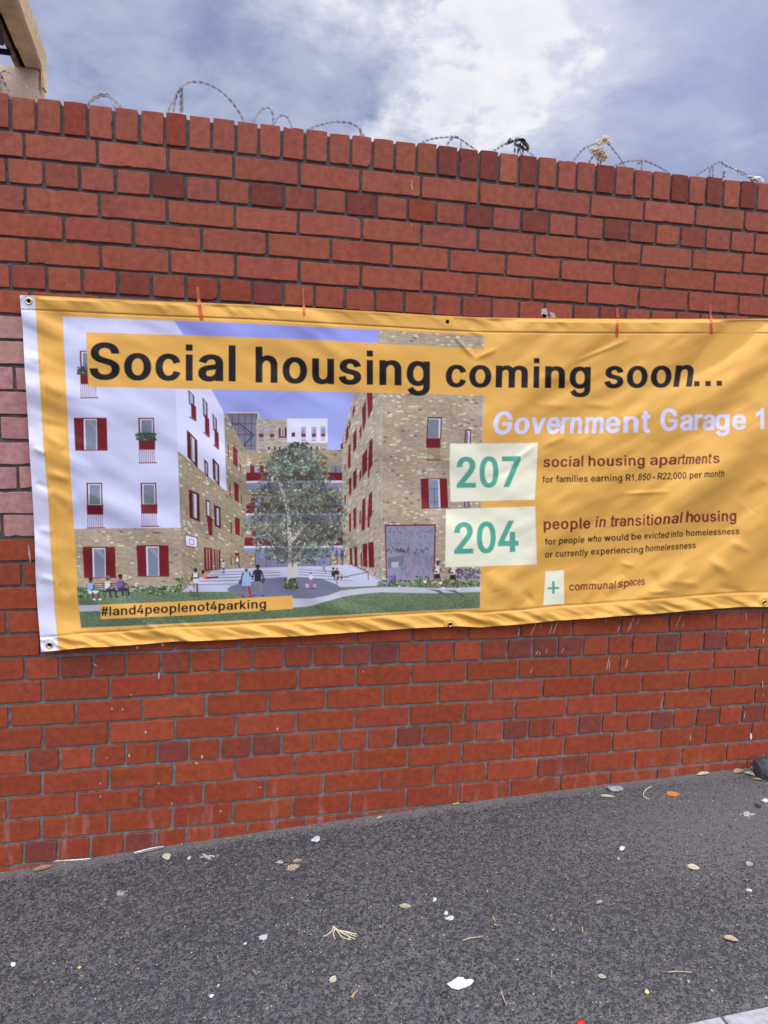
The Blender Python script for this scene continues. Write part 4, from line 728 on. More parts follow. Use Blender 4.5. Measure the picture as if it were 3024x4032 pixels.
def relief(X,Y):
    """the sheet lies flat round each eyelet"""
    if not EH: EH.extend(float(relief0(np.array([a+.0]),np.array([b_+.0]))[0]) for a,b_ in EYE)
    h=relief0(X,Y)
    for (a,b_),e in zip(EYE,EH):
        k=np.clip(1.5*np.exp(-(((X-a)**2+(Y-b_)**2)/22**2)**2),0,1); h=h*(1-k)+e*k
    return h
FOLDS=[(3060,1290,2560,1740,55,7),(3060,1440,2690,1790,50,-6),(2960,1280,2480,1640,45,-5),(3050,1620,2760,1960,50,5),(2480,1335,2262,1425,9,3.2),(2380,1370,2250,1430,22,-2.5),(1872,1412,1790,1325,9,4),(1872,1412,1960,1372,10,3),(1872,1412,1880,1345,14,-2.2),(1840,1300,1905,1320,10,2.2),
 (2118,1744,2010,1830,12,3),(2230,1715,2130,1760,14,3),(2290,1590,2420,1600,14,2.4),(2100,1590,2260,1600,16,2),(2100,1480,2270,1500,20,2),(2440,1945,2640,1935,8,2.5),(2050,1830,1900,1900,16,-2.2),
 (1950,2290,2060,2370,32,5.5),(1930,2250,1960,2330,26,4.5),(2060,2330,2105,2380,14,-3.5),(2350,2290,2300,2370,20,4.5),(2460,2270,2380,2340,18,4.5),(2560,2250,2600,2330,22,-4),(2700,2230,2620,2330,24,5),(2790,2200,2880,2260,18,4.5),(2870,2130,2960,2170,16,3.5),(2960,2010,2900,2090,24,4),(3010,1900,2930,1990,26,-4),(2500,2230,2440,2215,10,2.5),(2640,2290,2760,2300,14,3.5),(2820,2310,2930,2330,14,-3.5),(2550,2330,2660,2330,10,3),
 (260,1840,700,2010,60,-4.5),(280,1940,640,2070,50,3.5),(420,1290,640,1390,30,2.6),(520,1270,700,1340,18,-2.2),(600,1180,660,1230,14,3),(885,1195,930,1240,12,3),(1200,1240,1330,1300,22,2.6),(1230,1330,1380,1420,26,2.8),(1320,1400,1420,1560,40,3),(1150,2330,1420,2440,34,3.4),(1330,2380,1560,2470,30,3),(900,2440,1060,2500,16,3),(560,2450,650,2500,13,4),(700,2450,760,2480,12,3),(1000,1350,1100,1560,40,-2.6),(1180,1730,1420,1900,60,3),
 (160,1480,240,1560,26,3.6),(170,1700,250,1770,20,4),(150,1660,270,1690,16,-3),(180,1860,280,1890,16,4),(200,1950,270,2010,18,-3.5),(120,1400,160,1420,18,3),(130,1760,180,1790,12,4),(140,1900,200,1930,12,-4),(150,2080,210,2100,14,3.5),(160,2270,220,2290,14,3),(230,2300,280,2340,20,-3)]
def vinyl():
    m=bpy.data.materials.new('printed_vinyl'); m.use_nodes=True; t=NT(m.node_tree)
    at=t.n('ShaderNodeAttribute',attribute_name='ink').outputs['Color']
    P=t.n('ShaderNodeNewGeometry').outputs['Position']
    n=t.noise(P,3.2,4,.6)[0]; f=t.noise(P,500,2,.5)[0]
    col=t.mix(1.0,at,t.mix(n,(.95,.95,.95),(1.04,1.04,1.04)),'MULTIPLY')
    wv=t.n('ShaderNodeTexWave',{'Vector':P,'Scale':130.0,'Distortion':0.3},wave_type='BANDS',bands_direction='X').outputs[1]
    b=t.n('ShaderNodeBsdfPrincipled',{'Base Color':col,'Roughness':t.mr(n,.3,.7,.34,.44),'Specular IOR Level':.22})
    t.link(t.n('ShaderNodeBump',{'Strength':.12,'Distance':.0006,'Height':t.math('ADD',wv,f)}).outputs[0],b.inputs['Normal'])
    t.link(b.outputs[0],t.n('ShaderNodeOutputMaterial').inputs[0]); return m
M_vinyl=vinyl()
NU,NV=1530,705
u=np.linspace(0,1,NU)[None,:]; v=np.linspace(0,1,NV)[:,None]
yl=1162+v*(2567-1162); lx=np.interp(yl,LEF[:,1],LEF[:,0])
PX=lx+(RIG-lx)*u; PY=np.interp(PX,TOP[:,0],TOP[:,1])*(1-v)+np.interp(PX,BOT[:,0],BOT[:,1])*v
paint([(RIG-62,1130),(RIG+90,1130),(RIG+90,2620),(RIG-58,2620)],WHT,2)
gx=np.clip((PX-BX0)/CS-.5,0,BW-1.001); gy=np.clip((PY-BY0)/CS-.5,0,BH-1.001)
ix=gx.astype(int);iy=gy.astype(int);fx=(gx-ix)[...,None];fy=(gy-iy)[...,None]
ix1=np.minimum(ix+1,BW-1);iy1=np.minimum(iy+1,BH-1)
INK=(CAN[iy,ix]*(1-fx)+CAN[iy,ix1]*fx)*(1-fy)+(CAN[iy1,ix]*(1-fx)+CAN[iy1,ix1]*fx)*fy
HGT=relief(PX,PY)/1000
HGT=HGT+.017; HGT=np.where(HGT<.010,.0045+.0055*np.exp((HGT-.010)/.0055),HGT)
def banner_pt(px,py,extra=0.0):
    h=float(relief(np.array([px]),np.array([py]))[0])/1000+.017; h=h if h>=.010 else .0045+.0055*math.exp((h-.010)/.0055)
    return wall_pt(px,py,-h-extra)
VV=wall_pt(PX,PY,-HGT)
# smooth vertex normals of the whole sheet, kept across the printed parts
du=np.gradient(VV,axis=1); dv=np.gradient(VV,axis=0); NN=np.cross(du,dv); NN/=np.linalg.norm(NN,axis=-1,keepdims=True); NN*=-np.sign(NN[...,1:2])
fl=LAB[np.clip(((PY[:-1,:-1]+PY[1:,1:])/2-BY0)/CS,0,BH-1).astype(int),np.clip(((PX[:-1,:-1]+PX[1:,1:])/2-BX0)/CS,0,BW-1).astype(int)]
bannerE=tag(empty('banner',(1.5,-.02,1.5)),'large yellow vinyl banner announcing social housing, with a courtyard picture, taped to the brick wall','banner')
idx=np.arange(NU*NV).reshape(NV,NU)
quads=np.stack([idx[:-1,:-1],idx[1:,:-1],idx[1:,1:],idx[:-1,1:]],-1)
def part(name,mask,label=None):
    q=quads[mask]
    if not len(q): return
    us,inv=np.unique(q.ravel(),return_inverse=True)
    co=VV.reshape(-1,3)[us]-np.array(bannerE.location)
    me=bpy.data.meshes.new(name); me.vertices.add(len(us)); me.vertices.foreach_set('co',co.astype(np.float32).ravel())
    nq=len(q); me.loops.add(nq*4); me.loops.foreach_set('vertex_index',inv.astype(np.int32).ravel()); me.polygons.add(nq); me.polygons.foreach_set('loop_start',np.arange(0,nq*4,4,dtype=np.int32))
    me.update(calc_edges=True); me.polygons.foreach_set('use_smooth',np.ones(nq,bool))
    add_attr(me,'ink',INK.reshape(-1,3)[us],'POINT'); me.materials.append(M_vinyl)
    me.normals_split_custom_set_from_vertices(NN.reshape(-1,3)[us].tolist())
    o=bpy.data.objects.new(name,me); COL.objects.link(o); o.parent=bannerE
    if label: o['label']=label
    return o
part('sheet',fl==0,'plain yellow vinyl sheet with stitched hems')
fx_=(PX[:-1,:-1]+PX[1:,1:])/2
part('edge_strip',(fl==2)&(fx_<1500),'white vinyl strip down the left end'); part('edge_strip',(fl==2)&(fx_>1500))
part('printed_picture',fl==3,'printed picture of a brick and white courtyard with a tree and people')
part('number_panel',fl==4,'cream panel behind 207'); part('number_panel',fl==5,'cream panel behind 204'); part('number_panel',fl==6,'small cream panel behind the plus sign')
part('lettering',fl==9,'green plus sign')
for k_,s_ in LT.items(): part('lettering',fl==k_,'printed word reading '+s_)
# eyelets
M_brass=mat_simple('brass_eyelet',(.62,.47,.24),.28,.5,.1,300,metal=1.0); M_hole=mat_simple('eyelet_hole',(.012,.010,.010),.9,.1)
def eyelet(px,py,r,ring=True,lab=None):
    c=banner_pt(px,py); A=Acc(); n=28; B=np.array([c[0],c[1]-.0012,c[2]])
    def circ(rad,y): return [(B[0]+rad*math.cos(a),B[1]+y,B[2]+rad*math.sin(a)) for a in np.linspace(0,2*math.pi,n,False)]
    prof=[(r,.0012),(r*.98,-.0004),(r*.86,-.0016),(r*.7,-.0018),(r*.55,-.0008),(r*.46,.0010)] if ring else [(r*.62,.0010),(r*.58,-.0003),(r*.5,-.0003),(r*.46,.0008)]
    V=[]; 
    for rad,y in prof: V+=circ(rad,y)
    A.add(V,[(k*n+i,k*n+(i+1)%n,(k+1)*n+(i+1)%n,(k+1)*n+i) for k in range(len(prof)-1) for i in range(n)])
    o=A.obj('eyelet',M_brass if ring else M_hole,bannerE,smooth=True)
    if lab: o['label']=lab
    h=Acc().add(circ(r*.5,.0007),[tuple(range(n))]).obj('eyelet_hole',M_hole,bannerE)
    h.parent=o; h.matrix_parent_inverse=Matrix.Identity(4); h.location=(0,0,0)
eyelet(113,1186,.0125); eyelet(195,2540,.0125); eyelet(1762,1266,.012,False,'bare black hole in the top hem'); eyelet(1772,2459,.0115); eyelet(3010,2372,.0115)
# strips of red tape over the top edge
M_tape=mat_simple('red_tape',(.62,.085,.03),.4,.4,.12,90)
M_tapew=mat_simple('red_tape_worn',(.40,.085,.055),.55,.3,.2,90)
def tape(pts,wd,label,worn=.35):
    pts=np.array(pts,float); yt=np.interp(pts[:,0].mean(),TOP[:,0],TOP[:,1])
    l=smooth_line(pts,6); E_=empty('tape_strip',tuple(wall_pt(*pts[0],-.002))); tag(E_,label,'tape','red tape strips holding the top edge')
    for nm,sel,mt in (('worn_end',l[:,1]<yt+1,M_tapew),('strip',l[:,1]>yt-3,M_tape)):
        q=l[sel]; 
        if len(q)<2: continue
        A=Acc(); V=[]
        for x,y in q:
            for s in (-.5,-.17,.17,.5):
                xx=x+s*wd*(1 if nm=='strip' else .8)
                if y>yt+2: p=banner_pt(xx,max(y,yt+2),.0008)
                else:
                    p=wall_pt(xx,y,-.0022); 
                    if y>yt-10: p[1]=-.0022-(.008)*(y-yt+10)/12
                V.append(p)
        n=len(q); V=np.array(V); V2=V+[0,.0006,0]
        F1=[(i*4+k,i*4+k+1,(i+1)*4+k+1,(i+1)*4+k) for i in range(n-1) for k in range(3)]
        A.add(V,F1); o=A.obj(nm,mt,E_,smooth=True)
tape([(778,1130),(782,1172),(786,1210),(794,1262)],15,'red tape strip over the banner edge nearest the white end strip')
tape([(1194,1134),(1195,1180),(1196,1215),(1198,1244)],11,'short narrow red tape strip above the word housing')
tape([(2431,1212),(2431,1250),(2430,1290),(2429,1329)],11,'long straight red tape strip above the word soon, right of the pink paint stain')
tape([(2797,1198),(2798,1240),(2800,1280),(2802,1317)],11,'red tape strip nearest the right end of the banner')
# ------------------------------------------------------------------ razor wire behind the coping
M_wire=mat_simple('galvanised_wire',(.16,.155,.17),.5,.4,.2,200,metal=.3)
wireE=tag(empty('razor_wire',(1.5,.11,GZ)),'loose coils of galvanised razor wire along the top of the brick wall','razor wire')
def zz(l,ox,oy,s): return [(ox+x/s,oy+y/s) for x,y in l]
def loop(lines,y0=.10,barb=26,r=.0013):
    A=Acc()
    for li,(l,ya,yb) in enumerate(lines):
        p=smooth_line(np.array(l,float),8); n=len(p); Y=np.linspace(ya,yb,n)+.02*np.sin(np.linspace(0,3,n))
        P=np.array([wall_pt(a,b,y) for (a,b),y in zip(p,Y)])
        # carry both ends down behind the coping
        P=np.vstack([P[0]-[0,0,.09],P,P[-1]-[0,0,.09]])
        V,Fc=tube(P,r,6); A.add(V,Fc)
        d=np.r_[0,np.cumsum(np.linalg.norm(np.diff(P,axis=0),axis=1))]
        for s in np.arange(.012,d[-1],.0235):
            c=np.array([np.interp(s,d,P[:,k]) for k in range(3)]); t=np.array([np.interp(s+.004,d,P[:,k])-np.interp(s-.004,d,P[:,k]) for k in range(3)]); t/=np.linalg.norm(t)+1e-9
            a=np.cross(t,[.25*math.sin(s*60),1,.2*math.cos(s*45)]); a/=np.linalg.norm(a); b=np.cross(t,a)
            L=.0082; W=.0056; th=b*.0004
            for sg in (-1,1):
                q=[c-t*.0028,c+t*.0028,c+a*sg*W+t*L,c+a*sg*W*.55+t*.001,c+a*sg*W-t*L]
                A.add([x+th for x in q]+[x-th for x in q],[(0,1,2,3),(0,3,4),(8,7,6,5),(9,8,5),(0,5,6,1),(1,6,7,2),(2,7,8,3),(3,8,9,4),(4,9,5,0)])
    return A.obj('loop',M_wire,wireE)
z2=lambda l:zz(l,600,250,1.9988); z3=lambda l:zz(l,1600,480,1.9988); z4=lambda l:zz(l,2200,500,2.0133); zA=lambda l:zz(l,0,0,1.0972); z1=lambda l:zz(l,0,0,4.0)
loop([(z1([(-90,1330),(-30,1200),(12,1140),(60,1122),(130,1140),(230,1200),(350,1300),(450,1400),(600,1555)]),.15,.07),(z1([(8,1140),(45,1260),(110,1380),(185,1490)]),.12,.13)])
loop([(zA([(378,448),(400,425),(420,413),(462,406),(490,430),(518,460)]),.12,.10),(zA([(384,444),(425,420),(465,416),(488,440),(494,458)]),.16,.14)])
loop([(z2([(120,388),(150,320),(180,265),(210,210),(240,178),(280,152),(330,145),(390,150),(440,165),(490,188),(540,220),(590,265),(630,310),(670,365),(700,415),(720,462)]),.08,.15),(z2([(163,395),(178,305),(198,240),(232,182)]),.13,.1),(z2([(222,398),(223,290),(232,182)]),.16,.12)])
loop([(z2([(793,468),(820,415),(855,370),(890,350),(920,352),(940,380),(950,420),(945,486)]),.10,.14)]); loop([(z2([(950,490),(985,430),(1010,411),(1040,410),(1070,435),(1085,470),(1096,505)]),.11,.12)])
loop([(z2([(1200,535),(1260,505),(1320,485),(1380,468),(1440,460),(1500,462),(1560,470),(1600,490),(1630,515),(1662,570)]),.08,.13),(z2([(1635,515),(1638,540),(1642,575)]),.12,.13)])
loop([(z3([(110,170),(180,140),(240,128),(320,120),(380,118),(430,140),(480,175),(545,218)]),.09,.13),(z3([(315,192),(345,145),(375,122),(410,125),(430,150),(428,208)]),.13,.10)])
loop([(z3([(680,234),(740,195),(800,165),(850,155),(920,145)]),.10,.12),(z3([(855,160),(890,220),(912,270)]),.12,.12),(z3([(880,170),(940,215),(1005,272)]),.11,.13)])
loop([(z4([(115,272),(150,225),(190,180),(240,150),(300,130),(350,100),(400,142),(440,190),(480,240),(515,300),(528,318)]),.09,.12),(z4([(235,292),(270,235),(315,190)]),.14,.12)])
loop([(z4([(435,312),(520,280),(600,268),(680,270),(750,295),(810,325),(868,358)]),.12,.14),(z4([(602,332),(625,295),(660,272)]),.1,.12)])
loop([(z4([(1085,388),(1150,345),(1210,310),(1280,275),(1310,300),(1370,325),(1430,350),(1490,380),(1560,440)]),.10,.13),(z4([(1195,402),(1200,340),(1225,312)]),.13,.12)])
# torn plastic caught in the wire
def rag(name,blobs,col,label,cat,y=.105,trans=0.0,group=None):
    m=mat_simple(name+'_film',col,.55,.3,.25,60)
    if trans:
        t=m.node_tree; b=next(n for n in t.nodes if n.type=='BSDF_PRINCIPLED'); out=next(n for n in t.nodes if n.type=='OUTPUT_MATERIAL')
        tl=t.nodes.new('ShaderNodeBsdfTranslucent'); tl.inputs[0].default_value=tuple(col)+(1,); mx=t.nodes.new('ShaderNodeMixShader'); mx.inputs[0].default_value=trans
        t.links.new(b.outputs[0],mx.inputs[1]); t.links.new(tl.outputs[0],mx.inputs[2]); t.links.new(mx.outputs[0],out.inputs[0])
    A=Acc()
    for (x0,y0,x1,y1,w0,w1,cr) in blobs:     # a crumpled ribbon of film from (x0,y0) to (x1,y1)
        n,k=14,7; V=[]
        L=math.hypot(x1-x0,y1-y0); nx,ny=-(y1-y0)/L,(x1-x0)/L
        ph=rng.uniform(0,6,4)
        for i in range(n):
            s=i/(n-1); wd=.72*(w0*(1-s)+w1*s)*(.45+.55*math.sin(math.pi*min(1,s*.8+.2)))
            wd*=rng.uniform(.88,1.1); cx=x0+(x1-x0)*s+6*math.sin(s*7+ph[0]); cy=y0+(y1-y0)*s+5*math.sin(s*6+ph[1])
            for j in range(k):
                q=j/(k-1)-.5
                V.append(wall_pt(cx+nx*q*wd,cy+ny*q*wd,y+cr*(.014*math.sin(q*9+s*8+ph[2])+.008*math.sin(s*15+ph[3]))))
        A.add(V,[(i*k+j,i*k+j+1,(i+1)*k+j+1,(i+1)*k+j) for i in range(n-1) for j in range(k-1)])
    o=A.obj(name,m,None,smooth=True,origin=np.vstack(A.V).mean(0)); tag(o,label,cat,group); return o
rag('plastic_bag',[(2325,580,2372,606,34,40,1),(2352,560,2395,550,40,36,1),(2340,612,2385,590,50,44,1.2),(2376,545,2412,560,30,30,1),(2362,600,2392,628,42,30,1),(2384,600,2366,648,34,18,1),(2334,592,2328,612,18,6,.7),(2318,578,2312,592,12,6,.6),(2378,618,2362,655,14,10,.6)],(.84,.76,.62),'shredded cream plastic bag snagged high on a razor wire loop','plastic bag',trans=.6)
rag('cloth_scrap',[(1998,556,2022,562,26,20,1),(2004,546,2010,568,18,10,1),(2030,556,2072,548,20,24,1),(2060,546,2078,590,34,20,1.2),(2040,566,2070,588,20,22,1),(2052,542,2062,556,14,14,1)],(.19,.185,.16),'ragged dark cloth scrap wound round the razor wire','cloth scrap',trans=.35)
rag('plastic_shred',[(2838,700,2866,670,12,14,.8),(2840,685,2850,672,10,8,.8)],(.74,.72,.68),'small white plastic shred hanging free under the wire, left of the others','plastic shred',trans=.4,group='white plastic shreds in the wire')
rag('plastic_shred',[(2898,662,2932,690,24,16,1),(2905,664,2912,676,14,10,.8)],(.74,.72,.68),'white plastic shred twisted round the wire between the hanging shred and the big white clump','plastic shred',trans=.4,group='white plastic shreds in the wire')
rag('plastic_shred',[(2938,688,2985,720,16,30,1),(2962,702,3015,722,34,30,1.2),(2950,694,2970,716,20,24,1)],(.78,.77,.74),'large white plastic clump lying along the wire at the far right','plastic shred',trans=.35,group='white plastic shreds in the wire')
# ------------------------------------------------------------------ building corner beyond the wall
M_peach=mat_simple('peach_plaster',(.74,.56,.43),.85,.2,.10,14,.3,60)
M_verge=mat_simple('stained_peach_paint',(.86,.56,.33),.8,.2,.28,9,.4,50)
M_tim=mat_simple('weathered_timber',(.30,.21,.14),.85,.2,.45,20,.4,90)
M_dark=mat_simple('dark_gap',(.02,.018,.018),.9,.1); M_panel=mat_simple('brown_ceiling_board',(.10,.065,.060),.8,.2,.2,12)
bE=tag(empty('building',(-1.6,3.2,2.7)),'peach plastered building corner with stained roof verge, beyond the left end of the wall','building')
def at(px,py,Y): return wall_pt(px,py,Y)
# plaster pier: its front face ends at px 149, its return at px 168
a=at(149,275,3.2); b=at(168,290,3.2); top=a[2]
def prism(P0,P1,sec0,sec1=None):
    sec1=sec0 if sec1 is None else sec1; n=len(sec0); V=[np.array(P0)+s for s in sec0]+[np.array(P1)+s for s in sec1]
    return V,[(i,(i+1)%n,n+(i+1)%n,n+i) for i in range(n)]+[tuple(range(n-1,-1,-1)),tuple(range(n,2*n))]
x1=a[0]; topl=at(0,262,3.2)[2]
V=[(x1-3.2,3.2,top+.03),(x1,3.2,top),(x1+.012,3.34,top),(x1-3.2,3.34,top+.03),(x1-3.2,3.2,-.2),(x1,3.2,-.2),(x1+.012,3.34,-.2),(x1-3.2,3.34,-.2)]
mesh_obj('wall',V,[(0,1,5,4),(1,2,6,5),(2,3,7,6),(3,0,4,7),(0,3,2,1),(4,5,6,7)],M_peach,bE)
# roof verge: a row of capping lengths climbing from the pier towards the street
P_far=at(138,276,3.25); P_near=at(-42,-170,2.0)
ax=(P_near-P_far); Lx=np.linalg.norm(ax); ax/=Lx
side=np.array([1.,0,0]); side-=ax*(side@ax); side/=np.linalg.norm(side); upv=np.cross(side,ax); upv*=np.sign(upv[2])
def verge_len(s0,s1,grow,name):
    w_=.062+grow; h_=.15+grow; r=.012
    base=[(-w_,0),(-w_+r,-r),(w_-r,-r),(w_,0),(w_+.015,h_-r),(w_,h_),(-w_,h_)]
    sec=[side*x_+upv*y_ for x_,y_ in base]
    V,Fc=prism(P_far+ax*s0,P_far+ax*s1,sec); return mesh_obj(name,V,Fc,M_verge,bE)
def s_at(py):         # length along the verge whose lower edge sits at image row py
    best=min(np.linspace(-.3,Lx,600),key=lambda s:abs(proj_y(P_far+ax*s)-py)); return best
def proj_y(P):
    q=RC@(np.asarray(P)-CAM); return q[1]/q[2]*F+2016
sA,sB=s_at(195),s_at(55)
verge_len(-.05,sA,0,'verge_board'); verge_len(sA,sB,.006,'verge_board'); verge_len(sB,Lx,.012,'verge_board')
c0=at(168,318,3.22); V,Fc=box(c0[0]-.002,c0[0]+.016,3.19,3.27,c0[2]-.062,c0[2]+.07); mesh_obj('verge_tile',V,Fc,M_verge,bE)
sec=[side*x_+upv*y_ for x_,y_ in [(-.018,0),(.018,0),(.018,.10),(-.018,.10)]]
V,Fc=prism(P_far-side*.118-ax*.05,P_near-side*.118,sec); mesh_obj('rafter',V,Fc,M_tim,bE)
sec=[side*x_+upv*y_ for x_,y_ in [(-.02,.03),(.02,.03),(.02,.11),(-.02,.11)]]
V,Fc=prism(P_far-side*.08-ax*.09,P_near-side*.08,sec); mesh_obj('shadow_strip',V,Fc,M_dark,bE)  # solid near-black strip standing in for the shade between verge and rafter
r0=at(40,207,3.0); V,Fc=box(r0[0]-1.2,r0[0],2.98,3.02,r0[2]-.012,r0[2]+.012); mesh_obj('rail',V,Fc,M_dark,bE)
# sloping ceiling board between the rafters, to the left of the first
pa=at(14,180,2.95); pb=at(-8,70,2.45)
mesh_obj('ceiling_board',[pa,pb,pb-[1.2,0,-.0],pa-[1.2,0,0],pa+[0,.02,.02],pb+[0,.02,.02],pb+[-1.2,.02,.02],pa+[-1.2,.02,.02]],[(0,1,2,3),(7,6,5,4),(0,4,5,1),(1,5,6,2),(2,6,7,3),(3,7,4,0)],M_panel,bE)
# ------------------------------------------------------------------ litter on the pavement
def frame_at(px,py):
    p=ground_pt(px,py); return p
def px_scale(p): return np.linalg.norm(p-CAM)/F
_mats={}
def cmat(name,col,rough=.7,noise=.18):
    k=(name,tuple(col))
    if k not in _mats: _mats[k]=mat_simple(name,col,rough,.3,noise,120)
    return _mats[k]
def leaf(px,py,lpx,ratio,ang,col,label,curl=.25,notch=0.0,group=None,cat='leaf',tip=1.0):
    p=ground_pt(px,py); L=lpx*px_scale(p); W=L*ratio*1.38; curl*=.6; n,k=15,7
    A=Acc(); V=[]; c,s=math.cos(ang),math.sin(ang)
    for i in range(n):
        t=i/(n-1); w_=W*(math.sin(math.pi*min(1,t**.85*.97+.015))**.8)*(1-notch*(math.sin(t*23)>.3))*rng.uniform(.93,1.05)
        for j in range(k):
            q=j/(k-1)-.5; x=(t-.5)*L; y=q*w_; z=.0015+curl*(W*.9*q*q*2*abs(math.sin(t*3))+L*.16*(t-.5)**2)+rng.normal(0,L*.006)
            X=p[0]+x*c-y*s; Y=p[1]+x*s+y*c; V.append((X,Y,gh(X)+z+.001))
    V=np.array(V); V2=V+[0,0,-.0006]
    f=[(i*k+j,i*k+j+1,(i+1)*k+j+1,(i+1)*k+j) for i in range(n-1) for j in range(k-1)]
    A.add(V,f); root=tag(A.obj('leaf' if cat=='leaf' else cat.replace(' ','_'),cmat('leaf_blade',[v*.82 for v in col]),None,smooth=True,origin=p),label,cat,group)
    mid=[tuple(V[i*k+3]+[0,0,.0007]) for i in range(n)]; e=np.array(mid[0]); e2=np.array(mid[1]); st=[e+(e-e2)*2.2,e]
    tv,tf=tube(np.array(st+mid[1:]),np.r_[L*.012,np.full(len(mid),L*.009)],5); o=mesh_obj('midrib',tv,tf,cmat('leaf_rib',[x*.75 for x in col]),None,origin=p); o.parent=root; o.location=(0,0,0)
    return root
LG='dry leaves on the pavement'
leaf(167,3421,58,.32,.12,(.33,.22,.15),'long brown dry leaf at the foot of the wall near its left end',.35,group=LG)
leaf(656,3376,40,.5,-1.2,(.60,.55,.42),'cream oval leaf on the asphalt beside the grey feather',.3,group=LG)
leaf(1155,3418,46,.62,.25,(.44,.33,.25),'torn pale brown leaf with ragged edges left of centre',.15,.3,group=LG); leaf(1171,3392,34,.5,.0,(.40,.29,.21),'small brown leaf piece touching the torn brown leaf',.25,.25,group=LG)
leaf(1312,3858,30,.6,1.0,(.55,.50,.32),'yellowish pale leaf with a stalk below the straw sprig',.2,.2,group=LG)
leaf(1596,3571,42,.42,-.35,(.46,.38,.27),'dull tan leaf left of the white pebbles',.3,.1,group=LG)
leaf(2731,3417,36,.62,-.6,(.62,.54,.40),'smooth oval cream leaf on the worn grey asphalt at right',.2,group=LG)
leaf(2952,3406,28,.55,.5,(.36,.36,.30),'greyish folded leaf near the right edge',.6,group=LG)
leaf(2879,3701,40,.45,-.7,(.46,.37,.24),'curled mottled brown leaf near the right edge above the kerb',.7,group=LG)
leaf(2371,3848,26,.5,-.5,(.36,.43,.28),'small green leaf near the bottom right',.2,group=LG)
leaf(2362,3554,30,.3,.3,(.38,.36,.24),'narrow olive leaf in the middle of the right half',.3,group=LG)
leaf(2651,3129,44,.62,-.15,(.66,.23,.05),'bright orange broken leaf near the wall at right',.12,.12,group=LG)
leaf(2392,3138,50,.3,-.4,(.46,.45,.36),'long pale grey leaf beside the flat grey stone by the wall',.4,group=LG)
leaf(1796,3167,28,.5,.0,(.50,.42,.08),'small yellow leaf against the foot of the wall',.4,group=LG)
leaf(2771,3049,52,.26,.12,(.58,.53,.38),'straw coloured curled leaf against the wall base left of the rock',.6,group=LG)
leaf(2909,3041,44,.4,.2,(.38,.28,.18),'brown curled leaf by the wall left of the rock',.9,group=LG)
leaf(2951,3050,32,.6,-1.1,(.52,.46,.35),'upright tan leaf leaning on the rock',.7,group=LG); leaf(2962,3020,34,.5,1.0,(.50,.44,.34),'tan leaf wedged between the wall and the rock',.9,group=LG)
leaf(2993,3072,40,.3,-.5,(.42,.31,.20),'brown leaf lying in front of the rock',.5,group=LG)
leaf(1495,3222,24,.5,.3,(.5,.4,.3),'tiny brown leaf by the wall above the middle of the pavement',.5,group=LG)
leaf(2700,3335,24,.4,.8,(.30,.27,.22),'dull dark brown leaf on the worn asphalt right of centre',.3,group=LG) if False else None
def twig(paths,wpx,col,name,label,cat,group=None):
    pts0=ground_pt(*paths[0][0]); A=Acc()
    for l in paths:
        P=[]
        for (x,y) in l: P.append(ground_pt(x,y)+[0,0,.003])
        P=smooth_line(P,5); P[:,2]+=.0016*np.sin(np.linspace(0,5,len(P)))+.0006
        r=wpx/2*px_scale(P[0]); V,Fc=tube(P,np.linspace(r,r*.6,len(P)),6); A.add(V,Fc)
    return tag(A.obj(name,cmat(name+'_bark',col),None,smooth=True,origin=pts0),label,cat,group)
b0=(1312,3651)
twig([[b0,(1330,3668),(1360,3675),(1402,3690)],[b0,(1335,3672),(1362,3686),(1398,3700)],[b0,(1328,3672),(1348,3694),(1380,3702)],[b0,(1318,3666),(1312,3680),(1320,3700)],[b0,(1310,3668),(1296,3680),(1272,3690)],[(1340,3674),(1372,3692),(1376,3703)],[(1330,3668),(1380,3678),(1406,3680)]],5,(.58,.48,.33),'dry_sprig','branching straw coloured sprig on the asphalt left of centre','sprig')
SG='twigs and stalks on the pavement'
twig([[(1822,3708),(1860,3698),(1904,3688)]],6,(.36,.28,.20),'twig','brown twig lying below the white pebbles',"twig",SG)
twig([[(1385,3934),(1398,3915),(1408,3900)]],10,(.42,.26,.13),'twig','short thick orange brown twig near the bottom','twig',SG)
twig([[(996,3826),(1012,3842)]],13,(.20,.13,.10),'twig','stubby dark twig with a cut end','twig',SG)
twig([[(2628,3833),(2680,3831),(2726,3831)]],4,(.40,.34,.25),'stalk','thin dry stalk lying level above the kerb','stalk',SG)
twig([[(1972,3906),(1982,3935),(1996,3962)]],4,(.42,.37,.28),'stalk','thin slanting stalk right of the white paper scrap','stalk',SG)
twig([[(1938,3612),(1950,3632)],[(1946,3645),(1962,3648)]],4,(.46,.36,.22),'stalk','two short crossed straws below the middle','stalk',SG)
twig([[(2292,3652),(2294,3676)]],4,(.50,.33,.18),'stalk','short upright orange straw','stalk',SG)
twig([[(2171,3825),(2173,3858)]],3,(.40,.35,.28),'stalk','very thin stalk below the short orange straw','stalk',SG)
twig([[(200,3396),(260,3392),(355,3383)]],7,(.62,.60,.58),'stick','thin bleached white stick along the foot of the wall','stick')
twig([[(2564,3100),(2545,3112),(2533,3130),(2540,3142),(2558,3148)]],3.5,(.60,.57,.50),'string','loose curl of pale string near the wall','string')
twig([[(1735,3924),(1748,3912),(1760,3914),(1758,3928),(1744,3932),(1735,3926)]],5,(.02,.02,.022),'rubber_loop','small black rubber loop below the white paper scrap','rubber loop')
twig([[(1728,4026),(1734,4005),(1745,4018),(1738,4030)]],4,(.02,.02,.022),'rubber_loop','black rubber loop at the bottom edge of the view','rubber loop')
